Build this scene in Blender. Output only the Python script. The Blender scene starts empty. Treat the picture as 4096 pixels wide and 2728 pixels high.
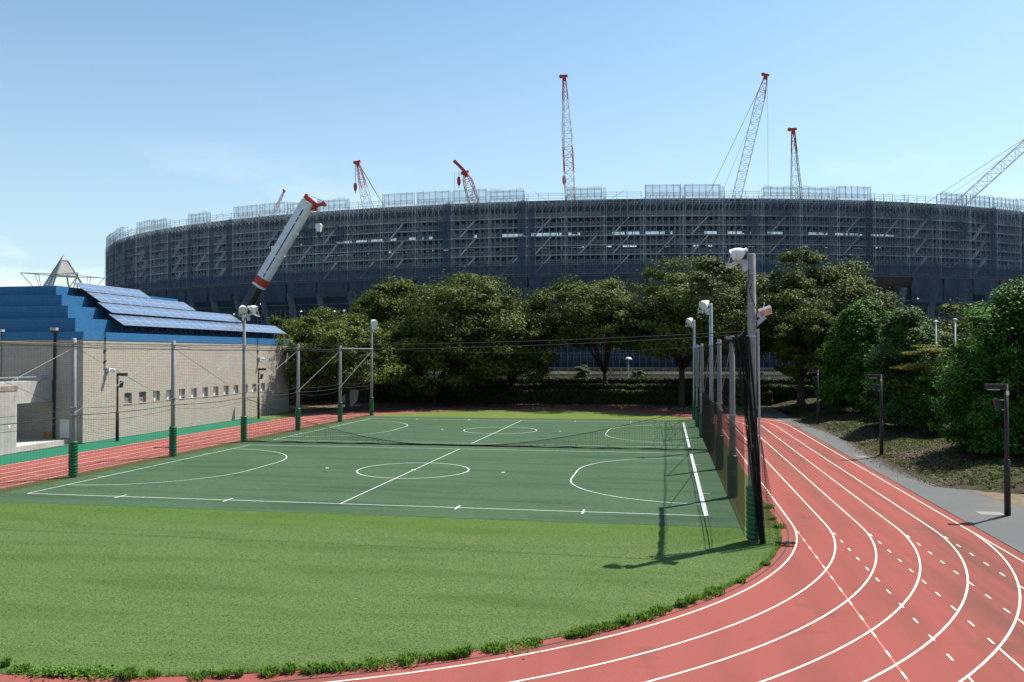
import bpy, math, random
import numpy as np
from mathutils import Vector, Matrix

R = math.radians
SC = bpy.context.scene
COL = SC.collection

# ------------------------------------------------------------------ camera
CAM = np.array([28.404, -33.057, 6.262])
cam_d = bpy.data.cameras.new('camera'); cam = bpy.data.objects.new('camera', cam_d); COL.objects.link(cam)
cam_d.sensor_width = 36.0; cam_d.lens = 29.26; cam_d.clip_start = 0.1; cam_d.clip_end = 6000
YAW, PITCH, ROLL = -0.1835, 0.016, -0.0016
_fw = Vector((math.sin(YAW)*math.cos(PITCH), math.cos(YAW)*math.cos(PITCH), math.sin(PITCH)))
_rt = Vector((math.cos(YAW), -math.sin(YAW), 0)); _up = _rt.cross(_fw)
_r2 = _rt*math.cos(ROLL) + _up*math.sin(ROLL); _u2 = -_rt*math.sin(ROLL) + _up*math.cos(ROLL)
m = Matrix((_r2, _u2, -_fw)).transposed().to_4x4(); m.translation = Vector(CAM)
cam.matrix_world = m
SC.camera = cam

# ------------------------------------------------------------------ sky, sun, exposure
SUN_EL, SUN_AZ = R(59.0), R(47.0)          # azimuth measured from +X towards +Y
SUN_STRENGTH, SKY_STRENGTH, EXPOSURE = 5.0, 0.092, 0.83
sun_dir = Vector((math.cos(SUN_AZ)*math.cos(SUN_EL), math.sin(SUN_AZ)*math.cos(SUN_EL), math.sin(SUN_EL)))
w = bpy.data.worlds.new('World'); SC.world = w; w.use_nodes = True
nt = w.node_tree; nt.nodes.clear()
wo = nt.nodes.new('ShaderNodeOutputWorld'); bg = nt.nodes.new('ShaderNodeBackground')
sky = nt.nodes.new('ShaderNodeTexSky'); sky.sky_type = 'NISHITA'; sky.sun_disc = False
sky.sun_elevation = SUN_EL; sky.sun_rotation = math.pi/2 - SUN_AZ
sky.air_density = 1.0; sky.dust_density = 1.3; sky.ozone_density = 1.2; sky.altitude = 30
tc = nt.nodes.new('ShaderNodeTexCoord'); mp = nt.nodes.new('ShaderNodeMapping')
mp.inputs['Scale'].default_value = (1.0, 1.0, 2.6); mp.inputs['Location'].default_value = (0.35, 0.1, 0.0)
nz = nt.nodes.new('ShaderNodeTexNoise'); nz.inputs['Scale'].default_value = 3.4; nz.inputs['Detail'].default_value = 6; nz.inputs['Roughness'].default_value = 0.55
cr = nt.nodes.new('ShaderNodeValToRGB'); cr.color_ramp.elements[0].position = 0.53; cr.color_ramp.elements[1].position = 0.72
sep = nt.nodes.new('ShaderNodeSeparateXYZ')
el = nt.nodes.new('ShaderNodeMapRange'); el.inputs['From Min'].default_value = 0.06; el.inputs['From Max'].default_value = 0.24; el.inputs['To Min'].default_value = 1; el.inputs['To Max'].default_value = 0
mu = nt.nodes.new('ShaderNodeMath'); mu.operation = 'MULTIPLY'
mu2 = nt.nodes.new('ShaderNodeMath'); mu2.operation = 'MULTIPLY'; mu2.inputs[1].default_value = 0.75
mx = nt.nodes.new('ShaderNodeMixRGB'); mx.inputs['Color2'].default_value = (9.5, 9.8, 10.2, 1)
L = nt.links.new
L(tc.outputs['Generated'], mp.inputs['Vector']); L(mp.outputs[0], nz.inputs['Vector']); L(nz.outputs['Fac'], cr.inputs[0])
L(tc.outputs['Generated'], sep.inputs[0]); L(sep.outputs['Z'], el.inputs['Value'])
L(cr.outputs['Color'], mu.inputs[0]); L(el.outputs[0], mu.inputs[1]); L(mu.outputs[0], mu2.inputs[0])
tn = nt.nodes.new('ShaderNodeMixRGB'); tn.blend_type = 'MULTIPLY'; tn.inputs['Fac'].default_value = 1; tn.inputs['Color2'].default_value = (0.80, 1.02, 1.03, 1)
L(mu2.outputs[0], mx.inputs['Fac']); L(sky.outputs[0], tn.inputs['Color1']); hz_ = nt.nodes.new('ShaderNodeMapRange'); hz_.inputs['From Min'].default_value = 0.0; hz_.inputs['From Max'].default_value = 0.42; hz_.inputs['To Min'].default_value = 0.46; hz_.inputs['To Max'].default_value = 0.0; L(sep.outputs['Z'], hz_.inputs['Value'])
hm = nt.nodes.new('ShaderNodeMixRGB'); hm.inputs['Color2'].default_value = (5.6, 6.2, 6.6, 1); L(hz_.outputs[0], hm.inputs['Fac']); L(tn.outputs[0], hm.inputs['Color1']); L(hm.outputs[0], mx.inputs['Color1']); L(mx.outputs[0], bg.inputs['Color'])
bg.inputs['Strength'].default_value = SKY_STRENGTH; L(bg.outputs[0], wo.inputs['Surface'])
sd = bpy.data.lights.new('sun', 'SUN'); sd.energy = SUN_STRENGTH; sd.angle = R(0.53); sd.color = (1.0, 0.955, 0.88)
so = bpy.data.objects.new('sun', sd); COL.objects.link(so); so.location = (60, 60, 120)
so.rotation_euler = sun_dir.to_track_quat('Z', 'Y').to_euler()
vs = SC.view_settings; vs.view_transform = 'Standard'; vs.look = 'None'; vs.exposure = EXPOSURE; vs.gamma = 1.0; vs.use_curve_mapping = False
SC.cycles.transparent_max_bounces = 24
SC.cycles.max_bounces = 6

# ------------------------------------------------------------------ materials
MATS = {}
def mat(name, col, rough=0.7, metal=0.0, spec=0.3):
    if name in MATS: return MATS[name]
    mt = bpy.data.materials.new(name); mt.use_nodes = True
    b = mt.node_tree.nodes['Principled BSDF']
    b.inputs['Base Color'].default_value = (*col, 1); b.inputs['Roughness'].default_value = rough
    b.inputs['Metallic'].default_value = metal; b.inputs['Specular IOR Level'].default_value = spec
    MATS[name] = mt
    return mt
def N(mt, t, **kw):
    n = mt.node_tree.nodes.new(t)
    for k, v in kw.items():
        if k in n.inputs: n.inputs[k].default_value = v
        else: setattr(n, k, v)
    return n
def LK(mt, a, b): mt.node_tree.links.new(a, b)
def noisy(name, c1, c2, scale=5.0, rough=0.8, detail=6, stretch=(1,1,1), lo=0.35, hi=0.65, bump=0.0, bscale=None, metal=0.0, spec=0.25, c3=None, s3=0.5, f3=0.6, s3str=(1,1,1), bdist=0.02):
    """two colours blended by noise, an optional large-scale third one (wear), optional fine bump"""
    mt = mat(name, c1, rough, metal, spec); b = mt.node_tree.nodes['Principled BSDF']
    t = N(mt, 'ShaderNodeTexCoord'); mpn = N(mt, 'ShaderNodeMapping'); mpn.inputs['Scale'].default_value = stretch
    LK(mt, t.outputs['Object'], mpn.inputs['Vector'])
    n1 = N(mt, 'ShaderNodeTexNoise', Scale=scale, Detail=detail, Roughness=0.6); LK(mt, mpn.outputs[0], n1.inputs['Vector'])
    r = N(mt, 'ShaderNodeMapRange'); r.inputs['From Min'].default_value = lo; r.inputs['From Max'].default_value = hi
    LK(mt, n1.outputs['Fac'], r.inputs['Value'])
    mixn = N(mt, 'ShaderNodeMixRGB'); mixn.inputs['Color1'].default_value = (*c1, 1); mixn.inputs['Color2'].default_value = (*c2, 1)
    LK(mt, r.outputs[0], mixn.inputs['Fac']); out = mixn.outputs[0]
    if c3 is not None:
        mp3 = N(mt, 'ShaderNodeMapping'); mp3.inputs['Scale'].default_value = s3str; LK(mt, t.outputs['Object'], mp3.inputs['Vector'])
        n3 = N(mt, 'ShaderNodeTexNoise', Scale=s3, Detail=4, Roughness=0.55); LK(mt, mp3.outputs[0], n3.inputs['Vector'])
        r3 = N(mt, 'ShaderNodeMapRange'); r3.inputs['From Min'].default_value = 0.48; r3.inputs['From Max'].default_value = 0.72; r3.inputs['To Max'].default_value = f3
        LK(mt, n3.outputs['Fac'], r3.inputs['Value'])
        m3 = N(mt, 'ShaderNodeMixRGB'); m3.inputs['Color2'].default_value = (*c3, 1); LK(mt, out, m3.inputs['Color1']); LK(mt, r3.outputs[0], m3.inputs['Fac']); out = m3.outputs[0]
    LK(mt, out, b.inputs['Base Color'])
    if bump:
        n2 = N(mt, 'ShaderNodeTexNoise', Scale=bscale or scale*4, Detail=3); LK(mt, t.outputs['Object'], n2.inputs['Vector'])
        bp = N(mt, 'ShaderNodeBump', Strength=bump, Distance=bdist); LK(mt, n2.outputs['Fac'], bp.inputs['Height']); LK(mt, bp.outputs[0], b.inputs['Normal'])
    return mt
def tint_last(mt): return mt

turf = noisy('turf', (0.060,0.098,0.028), (0.106,0.152,0.054), 20.0, 1.0, stretch=(1,0.55,1), bump=0.8, bscale=60, c3=(0.046,0.084,0.018), s3=0.5, f3=0.75, s3str=(0.35,1.7,1), bdist=0.03, spec=0.06)
def band_on_turf():
    """greener strip of pile next to the court mat, with ragged soft edges"""
    mt = turf; b = mt.node_tree.nodes['Principled BSDF']; src = b.inputs['Base Color'].links[0].from_socket
    t = N(mt, 'ShaderNodeTexCoord'); s_ = N(mt, 'ShaderNodeSeparateXYZ'); LK(mt, t.outputs['Object'], s_.inputs[0])
    n = N(mt, 'ShaderNodeTexNoise', Scale=0.8, Detail=5); mp_ = N(mt, 'ShaderNodeMapping'); mp_.inputs['Scale'].default_value = (0.35,1.2,1); LK(mt, t.outputs['Object'], mp_.inputs['Vector']); LK(mt, mp_.outputs[0], n.inputs['Vector'])
    ad = N(mt, 'ShaderNodeMath'); ad.operation = 'MULTIPLY_ADD'; ad.inputs[1].default_value = 2.6; LK(mt, n.outputs['Fac'], ad.inputs[0]); LK(mt, s_.outputs['Y'], ad.inputs[2])
    r = N(mt, 'ShaderNodeMapRange'); r.inputs['From Min'].default_value = -4.4; r.inputs['From Max'].default_value = -2.4; r.inputs['To Max'].default_value = .5; r.interpolation_type = 'SMOOTHSTEP'; LK(mt, ad.outputs[0], r.inputs['Value'])
    r2 = N(mt, 'ShaderNodeMapRange'); r2.inputs['From Min'].default_value = 20; r2.inputs['From Max'].default_value = 22; r2.inputs['To Min'].default_value = 1; r2.inputs['To Max'].default_value = 0; LK(mt, s_.outputs['Y'], r2.inputs['Value'])
    m1 = N(mt, 'ShaderNodeMath'); m1.operation = 'MULTIPLY'; LK(mt, r.outputs[0], m1.inputs[0]); LK(mt, r2.outputs[0], m1.inputs[1])
    mx_ = N(mt, 'ShaderNodeMixRGB'); mx_.inputs['Color2'].default_value = (0.062,0.118,0.014,1); LK(mt, m1.outputs[0], mx_.inputs['Fac']); LK(mt, src, mx_.inputs['Color1']); LK(mt, mx_.outputs[0], b.inputs['Base Color'])
band_on_turf()
court_m = noisy('court_turf', (0.037,0.070,0.036), (0.062,0.099,0.057), 9.0, 1.0, stretch=(0.5,2.0,1), bump=0.5, bscale=60, c3=(0.024,0.044,0.028), s3=0.45, f3=0.7, s3str=(0.22,1.8,1), spec=0.06)
olive_m = noisy('worn_turf', (0.045,0.050,0.013), (0.075,0.072,0.024), 7.0, 1.0, bump=0.5, bscale=50, spec=0.06)
far_turf = noisy('far_turf', (0.082,0.118,0.026), (0.110,0.142,0.036), 4.0, 1.0, stretch=(0.5,2,1), c3=(0.065,0.100,0.026), s3=0.4, f3=0.6, spec=0.06)
track_m = noisy('track_rubber', (0.215,0.062,0.052), (0.262,0.080,0.068), 38.0, 1.0, bump=0.4, bscale=170, c3=(0.130,0.050,0.040), s3=0.20, f3=0.6, s3str=(2.0,0.35,1), spec=0.05)
def track_dirt():
    """trodden grey-brown stripes along the outer lanes of the straight and a few stains"""
    mt = track_m; b = mt.node_tree.nodes['Principled BSDF']; src = b.inputs['Base Color'].links[0].from_socket
    t = N(mt, 'ShaderNodeTexCoord'); s_ = N(mt, 'ShaderNodeSeparateXYZ'); LK(mt, t.outputs['Object'], s_.inputs[0])
    mp_ = N(mt, 'ShaderNodeMapping'); mp_.inputs['Scale'].default_value = (1.15,0.06,1); LK(mt, t.outputs['Object'], mp_.inputs['Vector'])
    n = N(mt, 'ShaderNodeTexNoise', Scale=1.0, Detail=5, Roughness=0.6); LK(mt, mp_.outputs[0], n.inputs['Vector'])
    r = N(mt, 'ShaderNodeMapRange'); r.inputs['From Min'].default_value = .44; r.inputs['From Max'].default_value = .66; r.inputs['To Max'].default_value = .75; LK(mt, n.outputs['Fac'], r.inputs['Value'])
    x = N(mt, 'ShaderNodeMapRange'); x.inputs['From Min'].default_value = 33.0; x.inputs['From Max'].default_value = 36.2; LK(mt, s_.outputs['X'], x.inputs['Value'])
    m1 = N(mt, 'ShaderNodeMath'); m1.operation = 'MULTIPLY'; LK(mt, r.outputs[0], m1.inputs[0]); LK(mt, x.outputs[0], m1.inputs[1])
    n2 = N(mt, 'ShaderNodeTexNoise', Scale=0.55, Detail=3); LK(mt, t.outputs['Object'], n2.inputs['Vector'])
    r2 = N(mt, 'ShaderNodeMapRange'); r2.inputs['From Min'].default_value = .62; r2.inputs['From Max'].default_value = .72; r2.inputs['To Max'].default_value = .6; LK(mt, n2.outputs['Fac'], r2.inputs['Value'])
    m2 = N(mt, 'ShaderNodeMath'); m2.operation = 'MAXIMUM'; LK(mt, m1.outputs[0], m2.inputs[0]); LK(mt, r2.outputs[0], m2.inputs[1])
    mx_ = N(mt, 'ShaderNodeMixRGB'); mx_.inputs['Color2'].default_value = (0.120,0.058,0.046,1); LK(mt, m2.outputs[0], mx_.inputs['Fac']); LK(mt, src, mx_.inputs['Color1']); LK(mt, mx_.outputs[0], b.inputs['Base Color'])
track_dirt()
line_m = noisy('line_paint', (0.50,0.47,0.41), (0.60,0.57,0.50), 9.0, 0.8, c3=(0.40,0.30,0.23), s3=0.9, f3=0.8)
cline_m = noisy('court_line', (0.42,0.45,0.41), (0.52,0.55,0.51), 12.0, 0.85, c3=(0.36,0.42,0.36), s3=1.0, f3=0.5)
faint_m = mat('faded_line', (0.36,0.13,0.10), 0.95)
yel_line = mat('yellow_line', (0.50,0.42,0.16), 0.85)
green_band = noisy('green_rubber', (0.018,0.115,0.068), (0.024,0.132,0.080), 30.0, 1.0, c3=(0.018,0.090,0.055), s3=0.3, f3=0.5, bump=0.2, bscale=150, spec=0.05)
asphalt = noisy('asphalt', (0.070,0.074,0.076), (0.105,0.108,0.108), 30.0, 0.92, bump=0.4, bscale=120, c3=(0.125,0.115,0.098), s3=0.3, f3=0.6)
soil = noisy('soil', (0.105,0.078,0.050), (0.165,0.128,0.085), 3.0, 0.95, bump=0.6, bscale=16, c3=(0.07,0.055,0.035), s3=0.5, f3=0.6)
bank_m = noisy('bank_grass', (0.026,0.023,0.010), (0.052,0.042,0.020), 2.2, 0.95, bump=0.9, bscale=20, c3=(0.040,0.058,0.010), s3=0.30, f3=0.85, bdist=0.08)
verge_m = noisy('verge_grass', (0.075,0.125,0.020), (0.115,0.165,0.035), 5.0, 0.95, bump=0.9, bscale=25, bdist=0.06)
city_ground = noisy('city_ground', (0.13,0.125,0.115), (0.19,0.18,0.165), 0.15, 0.95)
concrete = noisy('concrete', (0.36,0.35,0.32), (0.44,0.43,0.40), 2.0, 0.85, c3=(0.22,0.20,0.17), s3=0.6, f3=0.7, s3str=(1,1,0.25), bump=0.15, bscale=40)
concrete_dk = noisy('pole_concrete', (0.24,0.235,0.23), (0.31,0.305,0.30), 5.0, 0.85, stretch=(1,1,0.3), c3=(0.17,0.155,0.14), s3=1.0, f3=0.6)
stain_m = noisy('stained_concrete', (0.20,0.15,0.12), (0.32,0.26,0.21), 3.0, 0.9)
galv = noisy('galvanised', (0.34,0.36,0.38), (0.46,0.48,0.50), 4.0, 0.45, metal=0.5)
scaff = noisy('scaffold_tube', (0.31,0.37,0.405), (0.44,0.49,0.53), 2.0, 0.5, metal=0.0)
deck_m = noisy('scaffold_deck', (0.32,0.37,0.40), (0.42,0.47,0.50), 1.0, 0.6, metal=0.2)
stair_m = noisy('stair_metal', (0.66,0.70,0.72), (0.78,0.81,0.82), 2.0, 0.45, metal=0.2)
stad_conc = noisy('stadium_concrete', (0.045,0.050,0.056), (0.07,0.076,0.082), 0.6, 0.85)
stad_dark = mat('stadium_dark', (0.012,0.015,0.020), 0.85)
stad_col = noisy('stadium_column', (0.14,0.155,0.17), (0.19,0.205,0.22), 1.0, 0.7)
louvre_m = noisy('louvre_timber', (0.070,0.082,0.090), (0.105,0.118,0.126), 1.0, 0.7)
roof_m = mat('stadium_roof', (0.09,0.095,0.10), 0.6, 0.0)
lamp_on = mat('site_lamp', (1,1,1)); 
_b = lamp_on.node_tree.nodes['Principled BSDF']; _b.inputs['Emission Color'].default_value = (1,0.93,0.8,1); _b.inputs['Emission Strength'].default_value = 6
white_p = noisy('white_paint', (0.62,0.64,0.66), (0.72,0.73,0.74), 1.2, 0.4, c3=(0.45,0.45,0.44), s3=1.5, f3=0.5, spec=0.4)
red_p = noisy('red_paint', (0.36,0.034,0.026), (0.46,0.055,0.040), 2.0, 0.45)
black_p = noisy('black_paint', (0.010,0.010,0.012), (0.022,0.021,0.020), 2.0, 0.35, spec=0.5)
navy_p = mat('navy_stripe', (0.012,0.022,0.10), 0.5)
lamp_white = mat('lamp_enamel', (0.72,0.73,0.74), 0.35)
glass_m = mat('lamp_glass', (0.62,0.66,0.60), 0.12, 0.0, 0.6)
led_m = mat('led_lens', (0.50,0.36,0.26), 0.3)
brown_metal = mat('brown_metal', (0.030,0.022,0.020), 0.5)
dark_metal = mat('dark_metal', (0.02,0.021,0.024), 0.5)
pad_m = noisy('green_pad', (0.006,0.085,0.030), (0.010,0.115,0.040), 3.0, 0.42, spec=0.45)
net_m = mat('net_cord', (0.012,0.012,0.011), 0.9)
net_brown = mat('net_cord_brown', (0.020,0.016,0.013), 0.9)
rope_m = mat('rope', (0.03,0.03,0.03), 0.8)
wire_l = mat('bright_wire', (0.36,0.37,0.34), 0.5)
bark = noisy('bark', (0.050,0.040,0.032), (0.095,0.080,0.064), 6.0, 0.95, stretch=(1,1,0.25), bump=0.6, bscale=14)
blue_frame = mat('blue_steel', (0.016,0.038,0.085), 0.5)
glass_dk = mat('dark_glass', (0.02,0.025,0.03), 0.1, 0, 0.6)
grey_frame = mat('aluminium', (0.42,0.42,0.41), 0.4, 0.4)
door_m = mat('white_door', (0.62,0.63,0.64), 0.5)
skyl_m = mat('frosted_glass', (0.50,0.56,0.50), 0.3)
slate_m = noisy('metal_sheet', (0.24,0.23,0.22), (0.32,0.31,0.29), 3.0, 0.5)
wood_or = mat('orange_board', (0.36,0.19,0.07), 0.7)

def netmat(name, col, keep):
    mt = bpy.data.materials.new(name); mt.use_nodes = True; nn = mt.node_tree; nn.nodes.clear()
    o = nn.nodes.new('ShaderNodeOutputMaterial'); mxs = nn.nodes.new('ShaderNodeMixShader'); tr = nn.nodes.new('ShaderNodeBsdfTransparent')
    df = nn.nodes.new('ShaderNodeBsdfDiffuse'); df.inputs['Color'].default_value = (*col, 1)
    t = nn.nodes.new('ShaderNodeTexCoord'); n1 = nn.nodes.new('ShaderNodeTexNoise'); n1.inputs['Scale'].default_value = 0.35; n1.inputs['Detail'].default_value = 4
    r = nn.nodes.new('ShaderNodeMapRange'); r.inputs['From Min'].default_value = 0.3; r.inputs['From Max'].default_value = 0.7; r.inputs['To Min'].default_value = keep*0.7; r.inputs['To Max'].default_value = keep*1.35
    nn.links.new(t.outputs['Object'], n1.inputs['Vector']); nn.links.new(n1.outputs['Fac'], r.inputs['Value']); nn.links.new(r.outputs[0], mxs.inputs['Fac'])
    nn.links.new(tr.outputs[0], mxs.inputs[1]); nn.links.new(df.outputs[0], mxs.inputs[2]); nn.links.new(mxs.outputs[0], o.inputs['Surface'])
    MATS[name] = mt; return mt
net_grey = netmat('site_net_grey', (0.050,0.078,0.112), 0.22)
net_blue = netmat('site_net_blue', (0.060,0.088,0.130), 0.55)
net_pale = netmat('site_net_pale', (0.40,0.44,0.48), 0.30)

def brickmat(name, c1, c2, mortar, bw, bh, msize, bump, rough, axis='Y', wear=None, offset=0.5):
    """courses of small units on a vertical wall: axis = the horizontal world axis the wall runs along"""
    mt = mat(name, c1, rough); b = mt.node_tree.nodes['Principled BSDF']; b.inputs['Specular IOR Level'].default_value = 0.12
    t = N(mt, 'ShaderNodeTexCoord'); s = N(mt, 'ShaderNodeSeparateXYZ'); c = N(mt, 'ShaderNodeCombineXYZ')
    LK(mt, t.outputs['Object'], s.inputs[0]); LK(mt, s.outputs[axis], c.inputs['X']); LK(mt, s.outputs['Z'], c.inputs['Y'])
    br = N(mt, 'ShaderNodeTexBrick', Scale=1.0); br.offset = offset
    br.inputs['Color1'].default_value = (*c1,1); br.inputs['Color2'].default_value = (*c2,1); br.inputs['Mortar'].default_value = (*mortar,1)
    br.inputs['Mortar Size'].default_value = msize; br.inputs['Brick Width'].default_value = bw; br.inputs['Row Height'].default_value = bh
    LK(mt, c.outputs[0], br.inputs['Vector'])
    n = N(mt, 'ShaderNodeTexNoise', Scale=1.3, Detail=6); LK(mt, c.outputs[0], n.inputs['Vector'])
    mxn = N(mt, 'ShaderNodeMixRGB'); mxn.blend_type = 'MULTIPLY'; mxn.inputs['Fac'].default_value = 0.35
    LK(mt, br.outputs['Color'], mxn.inputs['Color1']); LK(mt, n.outputs['Color'], mxn.inputs['Color2'])
    hs = N(mt, 'ShaderNodeHueSaturation', Saturation=0.9, Value=1.15); LK(mt, mxn.outputs[0], hs.inputs['Color'])
    LK(mt, br.outputs['Color'] if wear is None else hs.outputs[0], b.inputs['Base Color'])
    n2 = N(mt, 'ShaderNodeTexNoise', Scale=5.5, Detail=5, Roughness=0.7); LK(mt, c.outputs[0], n2.inputs['Vector'])
    ad = N(mt, 'ShaderNodeMath'); ad.operation = 'MULTIPLY_ADD'; ad.inputs[1].default_value = -1.0
    LK(mt, br.outputs['Fac'], ad.inputs[0]); LK(mt, n2.outputs['Fac'], ad.inputs[2])
    bp = N(mt, 'ShaderNodeBump', Strength=bump, Distance=0.05); LK(mt, ad.outputs[0], bp.inputs['Height']); LK(mt, bp.outputs[0], b.inputs['Normal'])
    return mt
block_y = brickmat('split_block_side', (0.44,0.39,0.325), (0.41,0.365,0.305), (0.355,0.315,0.26), 0.30, 0.13, 0.012, 0.8, 0.9, 'Y', 1)
block_x = brickmat('split_block_front', (0.44,0.39,0.325), (0.41,0.365,0.305), (0.355,0.315,0.26), 0.30, 0.13, 0.012, 0.8, 0.9, 'X', 1)
tile_y = brickmat('blue_tile_side', (0.032,0.138,0.290), (0.040,0.156,0.320), (0.022,0.094,0.205), 0.24, 0.115, 0.008, 0.25, 0.55, 'Y', None, 0.0)
tile_x = brickmat('blue_tile_front', (0.032,0.138,0.290), (0.040,0.156,0.320), (0.022,0.094,0.205), 0.24, 0.115, 0.008, 0.25, 0.55, 'X', None, 0.0)
def panelmat():
    mt = mat('solar_cell', (0.05,0.09,0.20), 0.12, 0.0, 1.0); b = mt.node_tree.nodes['Principled BSDF']
    t = N(mt, 'ShaderNodeTexCoord'); br = N(mt, 'ShaderNodeTexBrick', Scale=1.0); br.offset = 0.0
    br.inputs['Color1'].default_value = (0.074,0.118,0.205,1); br.inputs['Color2'].default_value = (0.094,0.142,0.235,1); br.inputs['Mortar'].default_value = (0.22,0.26,0.33,1)
    br.inputs['Mortar Size'].default_value = 0.006; br.inputs['Brick Width'].default_value = 0.155; br.inputs['Row Height'].default_value = 0.155
    LK(mt, t.outputs['Object'], br.inputs['Vector']); LK(mt, br.outputs['Color'], b.inputs['Base Color'])
    return mt
cell_m = panelmat()
def leafmat(name, dark, light, trans=0.35):
    mt = bpy.data.materials.new(name); mt.use_nodes = True; nn = mt.node_tree; nn.nodes.clear()
    o = nn.nodes.new('ShaderNodeOutputMaterial'); at = nn.nodes.new('ShaderNodeAttribute'); at.attribute_name = 'tone'
    mxn = nn.nodes.new('ShaderNodeMixRGB'); mxn.inputs['Color1'].default_value = (*dark,1); mxn.inputs['Color2'].default_value = (*light,1)
    nn.links.new(at.outputs['Fac'], mxn.inputs['Fac'])
    pb = nn.nodes.new('ShaderNodeBsdfPrincipled'); pb.inputs['Roughness'].default_value = 0.6; pb.inputs['Specular IOR Level'].default_value = 0.10
    tl = nn.nodes.new('ShaderNodeBsdfTranslucent'); ms = nn.nodes.new('ShaderNodeMixShader'); ms.inputs['Fac'].default_value = trans
    nn.links.new(mxn.outputs[0], pb.inputs['Base Color']); nn.links.new(mxn.outputs[0], tl.inputs['Color'])
    nn.links.new(pb.outputs[0], ms.inputs[1]); nn.links.new(tl.outputs[0], ms.inputs[2]); nn.links.new(ms.outputs[0], o.inputs['Surface'])
    MATS[name] = mt; return mt
leaf_zelk = leafmat('leaf_zelkova', (0.020,0.036,0.006), (0.125,0.155,0.030), 0.18)
leaf_yel = leafmat('leaf_yellowgreen', (0.034,0.056,0.008), (0.140,0.168,0.030), 0.22)
leaf_camph = leafmat('leaf_camphor', (0.006,0.028,0.003), (0.085,0.205,0.018), 0.10)
leaf_grey = leafmat('leaf_greygreen', (0.008,0.030,0.004), (0.110,0.195,0.042), 0.10)
leaf_maple = leafmat('leaf_maple', (0.085,0.105,0.010), (0.210,0.200,0.028), 0.38)
leaf_hedge = leafmat('leaf_hedge', (0.022,0.036,0.010), (0.075,0.095,0.026), 0.15)
leaf_shrub = leafmat('leaf_shrub', (0.060,0.090,0.040), (0.180,0.200,0.100), 0.25)
weed_m = leafmat('weed_blade', (0.055,0.130,0.014), (0.150,0.270,0.042), 0.45)

# ------------------------------------------------------------------ mesh helpers
class MB:
    def __init__(s): s.v = []; s.f = []
    def quad(s, a, b, c, d):
        n = len(s.v); s.v += [tuple(a), tuple(b), tuple(c), tuple(d)]; s.f.append((n, n+1, n+2, n+3)); return s
    def tri(s, a, b, c):
        n = len(s.v); s.v += [tuple(a), tuple(b), tuple(c)]; s.f.append((n, n+1, n+2)); return s
    def poly(s, pts):
        n = len(s.v); s.v += [tuple(p) for p in pts]; s.f.append(tuple(range(n, n+len(pts)))); return s
    def hexa(s, p):          # 8 points: bottom 4 ccw, top 4 ccw
        n = len(s.v); s.v += [tuple(q) for q in p]
        for q in ((3,2,1,0),(4,5,6,7),(0,1,5,4),(1,2,6,5),(2,3,7,6),(3,0,4,7)): s.f.append(tuple(n+i for i in q))
        return s
    def box(s, x0, x1, y0, y1, z0, z1):
        return s.hexa([(x0,y0,z0),(x1,y0,z0),(x1,y1,z0),(x0,y1,z0),(x0,y0,z1),(x1,y0,z1),(x1,y1,z1),(x0,y1,z1)])
    def bar(s, a, b, w, h=None, up=(0,0,1)):
        h = h or w; a = Vector(a); b = Vector(b); d = b - a
        if d.length < 1e-6: return s
        d.normalize(); u = Vector(up)
        if abs(d.dot(u)) > 0.98: u = Vector((0,1,0)) if abs(d.y) < 0.9 else Vector((1,0,0))
        sx = d.cross(u).normalized()*(w/2); sy = sx.cross(d).normalized()*(h/2)
        n = len(s.v)
        for p in (a, b):
            for k in (-sx-sy, sx-sy, sx+sy, -sx+sy): s.v.append(tuple(p+k))
        for q in ((0,1,5,4),(1,2,6,5),(2,3,7,6),(3,0,4,7),(3,2,1,0),(4,5,6,7)): s.f.append(tuple(n+i for i in q))
        return s
    def tube(s, pts, rad, n=8, cap=True):
        pts = [Vector(p) for p in pts]; rad = rad if hasattr(rad, '__len__') else [rad]*len(pts)
        base = len(s.v); prev = None
        for i, p in enumerate(pts):
            d = (pts[min(i+1, len(pts)-1)] - pts[max(i-1, 0)]).normalized()
            if prev is None:
                u = Vector((0,0,1)) if abs(d.z) < 0.95 else Vector((1,0,0)); sx = d.cross(u).normalized()
            else:
                sx = (prev - d*prev.dot(d)).normalized()
            prev = sx; sy = d.cross(sx)
            for k in range(n):
                a = 2*math.pi*k/n; s.v.append(tuple(p + (sx*math.cos(a) + sy*math.sin(a))*rad[i]))
        for i in range(len(pts)-1):
            for k in range(n):
                a = base+i*n+k; b = base+i*n+(k+1) % n; s.f.append((a, b, b+n, a+n))
        if cap:
            s.f.append(tuple(base+k for k in range(n))[::-1]); e = base+(len(pts)-1)*n; s.f.append(tuple(e+k for k in range(n)))
        return s
    def strip(s, left, right):
        n = len(s.v); k = len(left)
        s.v += [tuple(p) for p in left] + [tuple(p) for p in right]
        for i in range(k-1): s.f.append((n+i, n+k+i, n+k+i+1, n+i+1))
        return s
    def mesh(s, name, material, off=(0,0,0), smooth=False):
        me = bpy.data.meshes.new(name); o = np.array(off)
        me.from_pydata([tuple(np.array(p)-o) for p in s.v] if any(off) else s.v, [], s.f)
        me.materials.append(material)
        if smooth: me.polygons.foreach_set('use_smooth', [True]*len(me.polygons))
        me.update(); return me

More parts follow.
